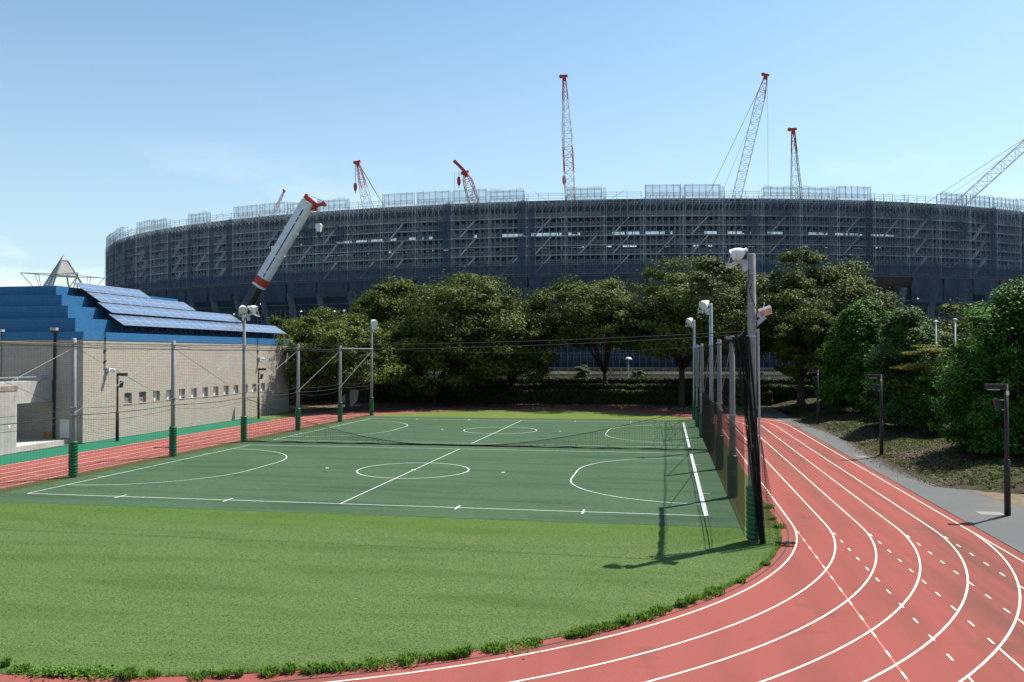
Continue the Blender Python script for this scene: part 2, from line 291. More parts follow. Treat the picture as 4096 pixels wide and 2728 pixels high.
def link(name, data=None, parent=None):
    o = bpy.data.objects.new(name, data); COL.objects.link(o)
    if parent is not None: o.parent = parent
    return o
def tag(o, label=None, cat=None, group=None, kind=None):
    if label: o['label'] = label
    if cat: o['category'] = cat
    if group: o['group'] = group
    if kind: o['kind'] = kind
    return o
def thing(name, label, cat, loc=(0,0,0), group=None):
    o = link(name); o.location = loc; return tag(o, label, cat, group)
def wpos(p):
    v = Vector((0,0,0))
    while p is not None: v += p.location; p = p.parent
    return v
def part(name, mb, material, parent, smooth=False):
    """mb is in world coordinates; the parents must be unrotated"""
    o = link(name, mb.mesh(name, material, tuple(wpos(parent)), smooth), parent); return o
def single(name, mb, material, label, cat, loc, group=None, smooth=False):
    o = link(name, mb.mesh(name, material, loc, smooth)); o.location = loc; return tag(o, label, cat, group)
def struct(name, mb, material, parent=None, smooth=False):
    o = link(name, mb.mesh(name, material, (0,0,0), smooth), parent)
    if parent is None: o['kind'] = 'structure'
    return o

# ------------------------------------------------------------------ the ground
ZT, ZG, ZC = 0.0, 0.012, 0.018          # track, turf, court mat
g = MB(); g.quad((-3000,-3000,-0.03),(3000,-3000,-0.03),(3000,3000,-0.03),(-3000,3000,-0.03)); struct('ground', g, city_ground)
g = MB(); g.quad((-30,50,-0.02),(80,50,-0.02),(80,84,-0.02),(-30,84,-0.02)); struct('wood_floor', g, soil)

NX0, NY0, NR0, NLX = 13.8, -0.7, 19.12, 16.35      # near bend
FX0, FY0, FAX, FBY = 15.185, 42.6, 17.735, 17.0    # far bend
def loop(off):
    """closed lane line, off metres outside the inner line"""
    p = []
    for i in range(0, 25): a = math.pi*i/24; p.append((FX0+(FAX+off)*math.cos(a), FY0+(FBY+off)*math.sin(a)))
    for i in range(0, 13): a = math.pi+math.pi/2*i/12; p.append((NX0+(NLX+off)*math.cos(a), NY0+(NR0+off)*math.sin(a)))
    for i in range(1, 49): a = 1.5*math.pi+math.pi/2*i/48; p.append((NX0+(NR0+off)*math.cos(a), NY0+(NR0+off)*math.sin(a)))
    p.append(p[0]); return p
def ring_line(mb, off, width, z):
    mb.strip([(x,y,z) for x,y in loop(off+width/2)], [(x,y,z) for x,y in loop(off-width/2)])

t = MB(); pts = [(39.32,-60,ZT),(39.32,43,ZT)] + [(FX0+24.1*math.cos(math.pi*i/20), 43+24.5*math.sin(math.pi*i/20),ZT) for i in range(1,20)] + [(-8.75,43,ZT),(-8.75,-60,ZT)]
t.poly(pts); track = struct('running_track', t, track_m)
for k in range(6):
    mb = MB(); ring_line(mb, 1.2*k, 0.055, ZT+0.004); part('lane_line', mb, line_m, track)
LX = [32.92, 34.12, 35.32, 36.52, 37.73, 38.93]
for k, x in enumerate(LX):
    # the straight runs on across the bend: dashes inside the bend, solid line beyond it
    Rr = NR0 + 1.2*5; yo = NY0 - math.sqrt(max(Rr*Rr - (x-NX0)**2, 0)) if k < 5 else NY0
    if k < 5:
        if k == 0:
            mb = MB(); mb.quad((x-.025,yo,ZT+.003),(x+.025,yo,ZT+.003),(x+.025,NY0-.5,ZT+.003),(x-.025,NY0-.5,ZT+.003)); part('faded_line', mb, faint_m, track)
        y = -2.45; dm = None
        while y - 0.2 > yo + 0.1:
            if dm is None:
                mb = MB(); mb.quad((-.025,-.19,0),(.025,-.19,0),(.025,.19,0),(-.025,.19,0)); dm = mb.mesh('dash', line_m)
            o = link('dash_mark', dm, track); o.location = (x, y, ZT+0.007); y -= 1.2
    mb = MB(); mb.quad((x-.025,-60,ZT+.006),(x+.025,-60,ZT+.006),(x+.025,yo,ZT+.006),(x-.025,yo,ZT+.006)); part('lane_line', mb, line_m, track)
for (x0,x1,y) in ((-4.63,-3.64,5.42),(-4.6,-3.7,12.4)):
    mb = MB(); mb.quad((x0,y-.03,ZT+.006),(x1,y-.03,ZT+.006),(x1,y+.03,ZT+.006),(x0,y+.03,ZT+.006)); part('start_mark', mb, yel_line, track)
# groove of the kerb drain
kerb_pts = [(32.62,0.0),(32.66,-1.8),(32.45,-4.2)]
def groove_off(off, w, z0, z1, name, material):
    a = loop(off-w/2); b = loop(off+w/2); mb = MB()
    mb.strip([(x,y,z1) for x,y in b], [(x,y,z1) for x,y in a]); return part(name, mb, material, track)
groove_off(-0.27, 0.045, 0, ZT+0.003, 'drain_groove', dark_metal)

# turf field inside the track (its near edge measured from the picture)
def turf_outline():
    p = []
    for i in range(0, 25): a = math.pi*i/24; p.append((15.0+17.2*math.cos(a), 43.0+16.2*math.sin(a)))
    for i in range(0, 13): a = math.pi+math.pi/2*i/12; p.append((14.6+16.6*math.cos(a), -1.3+17.45*math.sin(a)))
    for i in range(1, 37): a = 1.5*math.pi+math.pi/2*i/36; p.append((14.6+17.75*math.cos(a), -1.3+17.45*math.sin(a)))
    return p
mb = MB(); mb.poly([(x,y,ZG) for x,y in turf_outline()]); struct('turf_field', mb, turf)
mb = MB(); 
for (x0,x1) in ((-2.15,-1.25),(31.15,32.45)): mb.quad((x0,-1.9,ZG+.002),(x1,-1.9,ZG+.002),(x1,49,ZG+.002),(x0,49,ZG+.002))
struct('worn_turf', mb, olive_m)
mb = MB(); pp = [(15.0+16.6*math.cos(math.pi*i/24), 43.0+15.8*math.sin(math.pi*i/24), ZG+.003) for i in range(25)]
pp = [p for p in pp if p[1] > 47.2]; mb.poly([(31.0,47.2,ZG+.003)] + pp + [(-1.0,47.2,ZG+.003)]); struct('far_turf', mb, far_turf)
rr = random.Random(5); top = [(31.05-32.3*i/80, -2.12+rr.uniform(-.06,.06), ZC) for i in range(81)]
mb = MB(); mb.poly([(-1.25,47.35,ZC)] + top[::-1] + [(31.05,47.35,ZC)]); court = struct('futsal_court', mb, court_m)
CL, CW, G2 = 29.88, 20.49, 23.9
def cquad(name, x0, x1, y0, y1):
    mb = MB(); z = ZC+.004; mb.quad((x0,y0,z),(x1,y0,z),(x1,y1,z),(x0,y1,z)); return part(name, mb, cline_m, court)
def carc(name, cx, cy, r, a0, a1, wd=0.07, n=48, z=ZC+.007):
    a = [a0+(a1-a0)*i/n for i in range(n+1)]; mb = MB()
    mb.strip([(cx+(r+wd/2)*math.cos(q), cy+(r+wd/2)*math.sin(q), z) for q in a], [(cx+(r-wd/2)*math.cos(q), cy+(r-wd/2)*math.sin(q), z) for q in a])
    return part(name, mb, cline_m, court)
for oy in (0.0, G2):
    h = .03
    cquad('touchline', 0, CL, oy-h, oy+h); cquad('touchline', 0, CL, oy+CW-h, oy+CW+h)
    cquad('goal_line', -h, h, oy+h, oy+CW-h); cquad('goal_line', CL-.09, CL+.09, oy+h, oy+CW-h)
    cquad('halfway_line', CL/2-h, CL/2+h, oy+h, oy+CW-h)
    cy = oy+CW/2
    carc('centre_circle', CL/2, cy, 3.0, 0, 2*math.pi)
    for sx, x0 in ((1, 0.0), (-1, CL)):
        mb = MB(); z = ZC+.0085; path = []
        for i in range(25): a = math.pi/2*i/24; path.append((x0+sx*6.2*math.sin(a), cy+1.55+6.2*math.cos(a), sx*math.sin(a), math.cos(a)))
        for i in range(25): a = math.pi/2*i/24; path.append((x0+sx*6.2*math.cos(a), cy-1.55-6.2*math.sin(a), sx*math.cos(a), -math.sin(a)))
        mb.strip([(x+nx*h, y+ny*h, z) for x,y,nx,ny in path], [(x-nx*h, y-ny*h, z) for x,y,nx,ny in path]); part('penalty_arc', mb, cline_m, court)
        for dxs in (10.0,):
            mb = MB(); mb.poly([(x0+sx*dxs+.11*math.cos(q*math.pi/6), cy+.11*math.sin(q*math.pi/6), ZC+.006) for q in range(12)]); part('penalty_spot', mb, cline_m, court)
        for yy in (oy+5.25, oy+15.15):
            mb = MB(); z = ZC+.0095; xa, xb = sorted((x0-sx*0.02, x0-sx*0.40)); mb.quad((xa,yy-.03,z),(xb,yy-.03,z),(xb,yy+.03,z),(xa,yy+.03,z)); part('corner_tick', mb, cline_m, court)
    for xx in (4.70, 9.84, 20.0, 25.13):
        y0 = oy if oy == 0 else oy+CW
        mb = MB(); z = ZC+.0095; mb.quad((xx-.04,y0-.42,z),(xx+.04,y0-.42,z),(xx+.04,y0+.40,z),(xx-.04,y0+.40,z)); part('zone_tick', mb, cline_m, court)
    mb = MB(); mb.poly([(CL/2+.12*math.cos(q*math.pi/6), cy+.12*math.sin(q*math.pi/6), ZC+.010) for q in range(12)]); part('centre_spot', mb, cline_m, court)

# green run-off by the building, verge, asphalt walk and grass bank on the right
mb = MB(); mb.poly([(-12.38,-60,.003),(-8.72,-60,.003),(-8.72,41.0,.003),(-9.4,42.6,.003),(-12.38,42.6,.003)]); struct('green_runoff', mb, green_band)
mb = MB(); mb.poly([(-12.38,42.7,.006),(-9.3,42.7,.006),(-8.9,44,.006),(-9.6,52,.006),(-12.38,54,.006)]); struct('verge', mb, verge_m)
mb = MB(); mb.quad((-12.6,-60,.007),(-12.28,-60,.007),(-12.28,52.4,.007),(-12.6,52.4,.007)); struct('gutter', mb, dark_metal)
mb = MB(); walk = [(39.35,-60),(90,-60),(90,8.2),(47,8.6),(44.5,8.7),(42.4,8.3),(41.0,9.0),(40.9,13),(41.6,17),(41.9,21),(41.4,24),(41.0,30),(41.15,41),(41.3,50),(39.6,60),(38.8,58),(39.35,44)]
mb.poly([(x,y,.004) for x,y in walk]); struct('asphalt_walk', mb, asphalt)
def bank_h(x, y):
    e = 41.2 + 0.45*math.sin(y*0.21+1.0) + (max(0, 9.5-y)*1.2 if y < 9.5 else 0)
    d = max(0.0, x-e); h = 0.95*(1-math.exp(-d*0.30)) + 0.10*math.sin(x*0.9+y*0.5)*min(1,d*.5) + 0.07*math.sin(x*2.1-y*1.3)*min(1,d*.5)
    return h if d > 0 else -0.02
mb = MB(); nx, ny = 50, 96; gx = [40.6+i*0.8 for i in range(nx)]; gy = [7.6+j*0.8 for j in range(ny)]
mb.v = [(x,y,bank_h(x,y)) for y in gy for x in gx]; mb.f = [(j*nx+i, j*nx+i+1, (j+1)*nx+i+1, (j+1)*nx+i) for j in range(ny-1) for i in range(nx-1)]
struct('grass_bank', mb, bank_m, smooth=True)
mb = MB(); mb.quad((41.9,8.0,.010),(52,8.0,.010),(52,1.0,.010),(42.6,4.5,.010)); struct('bare_soil', mb, soil)
for (x,y) in ((41.24,20.94),(41.35,2.2)):
    pass
# raised walk behind the hedges
mb = MB(); mb.hexa([(-60,77.5,-.02),(120,77.5,-.02),(120,140,-.02),(-60,140,-.02),(-60,79.5,2.7),(120,79.5,2.7),(120,140,2.7),(-60,140,2.7)]); struct('raised_terrace', mb, soil)

# ------------------------------------------------------------------ poles with pads and floodlights
def lathe(mb, origin, axis, prof, n=18):
    o = Vector(origin); ax = Vector(axis).normalized(); u = Vector((0,0,1)) if abs(ax.z) < .9 else Vector((1,0,0))
    sx = ax.cross(u).normalized(); sy = ax.cross(sx); b = len(mb.v)
    for (d, r) in prof:
        for k in range(n):
            a = 2*math.pi*k/n; mb.v.append(tuple(o + ax*d + (sx*math.cos(a)+sy*math.sin(a))*r))
    for i in range(len(prof)-1):
        for k in range(n): mb.f.append((b+i*n+k, b+i*n+(k+1) % n, b+(i+1)*n+(k+1) % n, b+(i+1)*n+k))
    return mb
def floodlight(parent, p, aim, side, guard=True, s=1.0):
    """bell-shaped sports floodlight at p (mount point on the pole), pointing along aim, standing off the pole by the vector side"""
    aim = Vector(aim).normalized(); c = Vector(p) + Vector(side)
    hz = MB(); lathe(hz, c - aim*0.22*s, aim, [(-.30*s,.015),(-.30*s,.085*s),(-.12*s,.10*s),(-.10*s,.17*s),(.02*s,.25*s),(.18*s,.315*s),(.34*s,.345*s),(.42*s,.35*s),(.42*s,.36*s),(.45*s,.36*s),(.45*s,.33*s)])
    f = part('floodlight', hz, lamp_white, parent, True)
    gl = MB(); lathe(gl, c - aim*0.22*s, aim, [(.435*s,.335*s),(.445*s,.2*s),(.45*s,.01)]); part('lens', gl, glass_m, f, True)
    br = MB(); u = aim.cross(Vector((0,0,1))).normalized()
    for k in (-1, 1): br.bar(c + u*k*.27*s - aim*.05*s, c + u*k*.27*s + Vector((0,0,-.34*s)), .03, .06)
    br.bar(c + u*.28*s + Vector((0,0,-.34*s)), c - u*.28*s + Vector((0,0,-.34*s)), .06, .04)
    br.bar(c + Vector((0,0,-.34*s)), Vector(p) + Vector((0,0,-.34*s)), .12, .14)
    bx = Vector(p) + Vector(side)*.45 + Vector((0,0,-.36*s)); br.box(bx.x-.09, bx.x+.09, bx.y-.08, bx.y+.08, bx.z-.42*s, bx.z)
    part('bracket', br, galv, f)
    if guard:
        gd = MB(); rim = c + aim*.22*s; dn = (Vector((0,0,-1)) - aim*Vector((0,0,-1)).dot(aim)).normalized()
        q = [rim + dn*.34*s + u*.34*s*t - Vector(side).normalized()*0 for t in (-1,-.5,0,.5,1)]; ex = aim*.42*s + dn*.05*s
        for a in q: gd.bar(a, a+ex, .014)
        for k in (0, .5, 1): gd.bar(q[0]+ex*k, q[-1]+ex*k, .014)
        gd.bar(rim+u*.36*s, q[-1]+ex, .014); gd.bar(rim-u*.36*s, q[0]+ex, .014)
        part('visor', gd, lamp_white, f)
    return f

def pole(name, label, cat, x, y, h, group=None, r0=.20, r1=.15, pad=True, seed=0, shaft_mat=concrete_dk):
    t = thing(name, label, cat, (x,y,0), group); rnd = random.Random(seed)
    mb = MB(); mb.tube([(x,y,0),(x,y,h*.5),(x,y,h-.02),(x,y,h)], [r0,(r0+r1)/2,r1,r1*.85], 14); part('shaft', mb, shaft_mat, t, True)
    if pad:
        n, k = 22, 11; mb = MB(); zz = []
        for i in range(k):
            z0 = .08+1.78*i/k; z1 = .08+1.78*(i+1)/k; zz += [(z0+.012,.205),(z0+.05,.222+rnd.uniform(0,.012)),(z1-.05,.222+rnd.uniform(0,.012)),(z1-.012,.205)]
        b = len(mb.v)
        for (z, r) in zz:
            for q in range(n):
                a = 2*math.pi*q/n; mb.v.append((x+(r+.004*math.sin(7*a+z*9))*math.cos(a), y+(r+.004*math.cos(5*a+z*7))*math.sin(a), z))
        for i in range(len(zz)-1):
            for q in range(n): mb.f.append((b+i*n+q, b+i*n+(q+1) % n, b+(i+1)*n+(q+1) % n, b+(i+1)*n+q))
        e = b+(len(zz)-1)*n; mb.f.append(tuple(e+q for q in range(n))); part('pad', mb, pad_m, t, True)
    for z in (3.2, 3.6, 6.85):
        rz = r0+(r1-r0)*z/h; mb = MB(); mb.tube([(x,y,z-.04),(x,y,z+.04)], rz+.018, 14)
        mb.bar((x-rz-.05,y-.04,z),(x+rz+.05,y-.04,z), .05); part('clamp', mb, galv, t)
    return t
PL = [-4.0, 4.79, 13.54, 22.27, 31.2, 40.2, 48.6]; PR = [-4.2, 4.5, 13.5, 21.9, 31.0, 39.9, 48.2]
lab_l = {0:'grey concrete net pole beside the left track, left of all the others', 1:'nearest concrete net pole with green pad in front of the building corner', 2:'second concrete net pole with green pad before the row of small windows',
         3:'floodlight pole with two white lamps before the beige building', 4:'concrete net pole with green pad at the far end of the beige wall', 5:'thin concrete net pole with green pad in front of the dark trees', 6:'farthest left floodlight pole with one white lamp by the trees'}
for i, y in enumerate(PL):
    x = -1.46; lt = i in (3, 6); h = 9.3 if i == 3 else (9.4 if i == 6 else 7.13)
    t = pole('floodlight_pole' if lt else 'net_pole', lab_l[i], 'pole', x, y, h, 'poles along the left side of the courts', .145, .115 if not lt else .10, True, i)
    if i == 3:
        floodlight(t, (x,y,h-.05), (.50,-.62,-.45), (-.05,-.12,.30), True, .85); floodlight(t, (x+.05,y,h-.05), (.93,.05,-.42), (.62,.05,.30), True, .85)
    if i == 6: floodlight(t, (x,y,h-.15), (.72,-.55,-.42), (.28,-.15,.30))
lab_r = {0:'tallest concrete floodlight pole at the near right corner of the court', 1:'first plain net pole behind the tallest floodlight pole on the right', 2:'second plain net pole behind the tallest floodlight pole on the right',
         3:'middle floodlight pole of the right hand fence', 4:'third plain net pole of the right hand fence, beyond the middle floodlight', 5:'fourth plain net pole of the right hand fence, before the last floodlight', 6:'farthest floodlight pole of the right hand fence'}
for i, y in enumerate(PR):
    x = 31.22 if i < 4 else 31.0; lt = i in (0, 3, 6); h = 9.62 if i == 0 else (9.5 if lt else 7.05)
    t = pole('floodlight_pole' if lt else 'net_pole', lab_r[i], 'pole', x, y, h, 'poles along the right side of the courts', .175 if i == 0 else .15, .13 if i == 0 else .11, True, 20+i, concrete_dk if i in (0,1,2,4,5) else galv)
    if i == 0:
        floodlight(t, (x,y,h-.06), (-.86,.30,-.40), (-.46,.06,.06), True, .70)
        mb = MB(); mb.bar((x+.1,y-.05,7.22),(x+.42,y-.05,7.5),.10,.14); mb.bar((x+.1,y-.05,7.55),(x+.30,y-.05,7.55),.07,.12)
        mb.bar((x+.33,y-.1,7.6),(x+.40,y-.1,7.98),.03,.06); br = part('lamp_arm', mb, galv, t)
        mb = MB(); c = Vector((x+.42,y-.05,7.68)); ax = Vector((.80,0,.28)).normalized(); ay = Vector((0,1,0)); an = ax.cross(ay)
        ay2 = (Vector((.30,-.55,-.75))).normalized(); ayy = ay2.cross(ax).normalized(); ann = ax.cross(ayy)
        def bx8(mb, c, hx, hy, hz): 
            mb.hexa([tuple(c+ax*sx*hx+ayy*sy*hy+ann*sz*hz) for sz in (-1,1) for sx,sy in ((-1,-1),(1,-1),(1,1),(-1,1))])
        bx8(mb, c, .21, .19, .045); led = part('led_floodlight', mb, lamp_white, t)
        for k in (-1, 1):
            mb = MB(); sgn = 1 if ann.dot(ay2) > 0 else -1; bx8(mb, c + ax*k*.10 + ann*sgn*.042, .085, .15, .008); part('lens', mb, led_m, led)
        mb = MB(); mb.tube([(x+.24,y-.02,0),(x+.22,y-.02,4),(x+.20,y-.02,7.1)], .035, 8); part('conduit', mb, galv, t)
        pts = [(x-.12,y-.14,9.1),(x-.10,y-.17,8.75),(x-.16,y-.2,8.5),(x-.05,y-.19,8.42),(x-.02,y-.18,8.6),(x-.10,y-.18,8.35),(x+.04,y-.18,8.0),(x+.14,y-.16,7.7),(x+.13,y-.17,6),(x+.12,y-.19,3.5)]
        mb = MB(); mb.tube(pts, .016, 6); part('cable', mb, rope_m, t)
        for z in (8.55, 7.95, 5.3, 4.4, 8.95, 3.9, 2.6):
            mb = MB(); rz = .175-.045*z/h; mb.tube([(x,y,z-.012),(x,y,z+.012)], rz+.006, 14); part('band', mb, dark_metal if z < 5 else galv, t)
    elif lt:
        floodlight(t, (x,y,h-.05), (-.55,-.62,-.48), (-.40,-.10,.0), True, .86)
        mb = MB(); mb.tube([(x+.13,y-.1,h-.5),(x+.16,y-.12,h-1.2),(x+.15,y-.14,3)], .014, 6); part('cable', mb, rope_m, t)

# ------------------------------------------------------------------ nets, ropes and wires (real cords)
def sag(a, b, s, n=14):
    a = Vector(a); b = Vector(b); return [tuple(a.lerp(b, i/n) + Vector((0,0,-4*s*(i/n)*(1-i/n)))) for i in range(n+1)]
def cord_net(mb, fn, nu, nv, wdt):
    """fn(u,v) -> point; cords along both directions as flat-sided bars"""
    P = [[Vector(fn(i/nu, j/nv)) for j in range(nv+1)] for i in range(nu+1)]
    for i in range(nu+1):
        for j in range(0, nv, 2): mb.bar(P[i][j], P[i][min(j+2, nv)], wdt)
    for j in range(nv+1):
        for i in range(0, nu, 2): mb.bar(P[i][j], P[min(i+2, nu)][j], wdt)
def flat_net(mb, x, y0, y1, z0, z1, sp, wdt):
    n = int((y1-y0)/sp); k = int((z1-z0)/sp)
    for i in range(n+1): y = y0+(y1-y0)*i/n; mb.bar((x,y,z0),(x,y,z1), wdt)
    for j in range(k+1): z = z0+(z1-z0)*j/k; mb.bar((x,y0,z),(x,y1,z), wdt)
mb = MB(); flat_net(mb, -1.22, -4, 48.6, .05, 6.8, .20, .0026)
single('safety_net', mb, net_m, 'fine black safety net hung along the left row of poles', 'net', (-1.22,-4,0))
mb = MB(); flat_net(mb, 30.95, -3.6, 48.2, 3.5, 6.8, .22, .0040); flat_net(mb, 31.0, -3.6, 48.2, .03, 3.5, .11, .0050)
single('safety_net', mb, net_brown, 'dark safety net along the right row of poles beside the track', 'net', (30.95,-3.6,0))
# folded net hanging beside the tall pole
def curtain(u, v):
    z = 6.85*(1-v) + .03*v
    x0 = 30.58 + .84*v + .03*math.sin(v*5); wd = .36*(1-v) + .20
    return (x0 + wd*u*.95, -4.42 - .10*v + .10*math.sin(u*31+v*6) + .07*math.sin(u*13-v*9) + (.45*(1-u)*(1-v)**1.5), z)
mb = MB(); cord_net(mb, curtain, 30, 70, .009)
for k in range(7):
    u = k/6; mb.tube([curtain(u*.8+.1, v/10) for v in range(11)], .022, 5)
single('net_curtain', mb, net_m, 'bunched black net hanging down beside the tall near floodlight pole', 'net', (31.3,-4.4,0))
def tail(u, v):
    return (31.45+.12*v+.45*u*v, -4.55-.1*u+.12*math.sin(u*9+v*4), 3.4*(1-v)+.03)
mb = MB(); cord_net(mb, tail, 12, 36, .007); single('net_corner', mb, net_brown, 'loose net corner trailing from the curtain to the track edge', 'net', (31.6,-4.5,0))
rr = random.Random(3); mb = MB()
for k in range(16):
    pts = [(32.0+.42*i/6+rr.uniform(-.12,.12), -4.62+rr.uniform(-.12,.12), .03+.07*abs(math.sin(i+k))+rr.uniform(0,.03)) for i in range(7)]; mb.tube(pts, .014, 5)
single('rope_tangle', mb, rope_m, 'tangled dark ropes lying at the foot of the tall pole', 'rope', (32.2,-4.6,0))
# pipe with rolled net between the first two right poles
mb = MB(); mb.tube(sag((31.0,-4.2,6.93),(31.0,4.5,6.93),.12,16), [.09+.03*math.sin(i*2.1) for i in range(17)], 9)
single('rolled_net', mb, net_m, 'rolled up black net lashed between the first two right poles', 'net', (31.0,0,6.9))
# half lowered net between the two courts
def low(u):
    X = -1.3+32.3*u
    if X < 12: z = 3.05*((12-X)/13.3)**1.75 + .10
    elif X < 16: z = .09
    else: z = .09 + 2.45*((X-16)/13.5)**1.55
    return X, max(z, .09)
def midnet(u, v):
    X, z = low(u); return (X, 22.2+.30*math.sin(u*9)*(1-v)*.2 + .03*math.sin(u*60+v*7), z*(1-v)+.022)
mb = MB(); cord_net(mb, midnet, 200, 14, .006); mb.tube([midnet(i/80, 0) for i in range(81)], .018, 5); mb.tube([(X, Y+.05, .05+.03*math.sin(i*.9)) for i, (X,Y,Z) in enumerate(midnet(k/80, 1) for k in range(81))], .045, 6)
for k in range(5):
    rr2 = random.Random(40+k); x0 = 27.7+.35*k; mb.tube([(x0+rr2.uniform(-.2,.2), 22.15+rr2.uniform(-.1,.1), 1.9*(1-i/7)+.03) for i in range(8)], .009, 5)
single('divider_net', mb, net_m, 'half lowered black net sagging across between the two courts', 'net', (15,22.2,0))
def ropes(name, label, rows, material, r, loc):
    mb = MB()
    for pts in rows: mb.tube(pts, r, 5)
    return single(name, mb, material, label, 'cable', loc)
for side, x, PP in (('left', -1.30, PL), ('right', 31.05, PR)):
    for z, s, r in ((6.82, .10, .018), (6.70, .16, .010), (3.55, .12, .012), (3.20, .10, .020), (3.02, .28, .010)):
        rows = []
        for a, b in zip(PP[:-1], PP[1:]): rows.append(sag((x,a,z),(x,b,z), s))
        lv = {6.82:'top', 6.70:'second', 3.55:'third', 3.20:'thick middle', 3.02:'slack lowest'}[z]
        ropes('cable', '%s black cable strung along the %s row of poles' % (lv, side), rows, rope_m, r, (x, PP[0], z))
k = 0
for a, b in zip(PL[:-1], PL[1:]):
    nm = {0:'leftmost, before the concrete porch',1:'over the building corner',2:'over the first small windows',3:'beside the two lamp pole',4:'before the shaded end of the wall',5:'before the dark trees'}[k]
    mb = MB(); mb.bar((-1.42,a+.15,3.35),(-1.42,b-.15,6.6), .018); single('brace_wire', mb, wire_l, 'bright diagonal stay between the left poles, ' + nm, 'stay wire', (-1.42,a,3.3), 'stays of the left row')
    mb = MB(); mb.bar((-1.40,b-.15,3.35),(-1.40,a+.15,6.6), .012); single('brace_wire', mb, rope_m, 'thin dark diagonal stay between the left poles, ' + nm, 'stay wire', (-1.40,a,3.3), 'dark stays of the left row'); k += 1
for a, b, nm in zip(PR[1:-1], PR[2:], ('first and second','second and third','third and fourth','fourth and fifth','fifth and sixth')):
    mb = MB(); mb.bar((31.18,a,6.7),(31.18,b,3.4), .03); single('brace_wire', mb, wire_l, 'diagonal stay between the %s right poles behind the tallest' % nm, 'stay wire', (31.18,a,3.4), 'stays of the right row')
mb = MB(); mb.bar((-1.30,PL[5],6.86),(-1.30,PL[6],6.86), .07); single('top_rail', mb, wire_l, 'pale rail between the two farthest left poles at net height', 'rail', (-1.3,44,6.86))
mb = MB(); mb.bar((-1.33,PL[0],6.88),(-1.33,PL[1],6.88), .04); single('top_rail', mb, mat('yellow_rope',(0.26,0.26,0.10),.7), 'yellowish rail running left from the pole at the building corner', 'rail', (-1.33,0,6.88))
for z, s, lb in ((7.02,.42,'upper'),(6.92,.50,'lower')):
    ropes('cable', '%s of the two thin wires crossing the whole view before the trees' % lb, [sag((31.1,-4.2,z),(-1.46,-4.0,z), s, 30)], rope_m, .012, (31.1,-4.2,z))
ropes('cable', 'thin wire strung across the far end between the last floodlight poles', [sag((31.0,48.2,6.9),(-1.46,48.6,6.9),.5,20)], rope_m, .014, (0,48.5,6.9))

# ------------------------------------------------------------------ park lamps
def park_lamp(x, y, h, sgn, label, group):
    t = thing('park_lamp', label, 'street lamp', (x,y,0), group)
    mb = MB(); mb.tube([(x,y,0),(x,y,h)], .075, 10); part('pole', mb, brown_metal, t, True)
    mb = MB(); mb.tube([(x,y,0),(x,y,2.15),(x,y,2.18)], [.115,.115,.08], 12); part('sleeve', mb, brown_metal, t, True)
    mb = MB(); xa, xb = sorted((x+sgn*.02, x+sgn*.75)); mb.box(xa, xb, y-.12, y+.12, h-.20, h); head = part('lamp_head', mb, brown_metal, t)
    mb = MB(); xa, xb = sorted((x+sgn*.25, x+sgn*.68)); mb.box(xa, xb, y-.09, y+.09, h-.23, h-.201); part('lens', mb, glass_m, head)
    mb = MB(); c = (x+sgn*.30, y-.02)
    mb.hexa([(c[0]-.09+sgn*-.03,c[1]-.1,h-1.05),(c[0]+.09+sgn*-.03,c[1]-.1,h-1.05),(c[0]+.09+sgn*-.03,c[1]+.1,h-1.05),(c[0]-.09+sgn*-.03,c[1]+.1,h-1.05),(c[0]-.09+sgn*.08,c[1]-.1,h-.58),(c[0]+.09+sgn*.08,c[1]-.1,h-.58),(c[0]+.09+sgn*.08,c[1]+.1,h-.58),(c[0]-.09+sgn*.08,c[1]+.1,h-.58)]); sp = part('speaker_box', mb, dark_metal, t)
    mb = MB(); mb.bar((x,y,h-.62),(c[0],y,h-.62), .03); mb.bar((x,y,h-1.0),(c[0],y,h-1.0), .03); part('bracket', mb, galv, t)
    mb = MB(); mb.box(x-.045,x+.045,y-.16,y-.08,h-.42,h-.28); part('sensor', mb, lamp_white, t)
park_lamp(41.24,20.94,5.0,-1,'brown lamp post on the asphalt walk beside the lit grass mound','lamps on the right walk')
park_lamp(41.35,2.2,5.08,-1,'nearest brown lamp post at the right edge of the picture','lamps on the right walk')
park_lamp(41.38,43.3,4.85,-1,'dark lamp post far off in the shade of the right trees','lamps on the right walk')
park_lamp(-10.8,21.18,4.95,1,'brown lamp post on the green strip near the building corner','lamps by the building')
park_lamp(-10.8,42.43,4.95,1,'brown lamp post by the shaded far part of the beige wall','lamps by the building')
def white_pole(x, y, z0, h, label):
    t = thing('white_pole', label, 'pole', (x,y,z0)); mb = MB(); mb.tube([(x,y,z0),(x,y,z0+h)], .055, 8); part('shaft', mb, lamp_white, t, True)
    mb = MB(); lathe(mb, (x,y,z0+h), (0,0,1), [(-.02,.06),(0,.17),(.05,.17),(.10,.06),(.11,.0)], 12); part('cap', mb, lamp_white, t, True)
white_pole(47.95,33.0,.7,7.9,'slender white pole rising among the right trees, the left of two')
white_pole(50.53,37.0,.7,8.2,'slender white pole half hidden by the big right tree')
white_pole(46.8,21.9,.6,3.4,'short white post under the big tree by the right walk')
for (x,y,s,nm) in ((40.3,20.7,.55,'beside the lamp post at the grass mound'),(40.9,2.5,.5,'at the foot of the nearest lamp post')):
    mb = MB(); mb.box(x-s,x+s*.8,y-s*.7,y+s*.7,-.05,.012); single('concrete_cover', mb, noisy('cover_concrete',(0.17,0.165,0.15),(0.22,0.21,0.195),4.0,.9), 'pale concrete cover plate in the asphalt ' + nm, 'cover plate', (x,y,0))

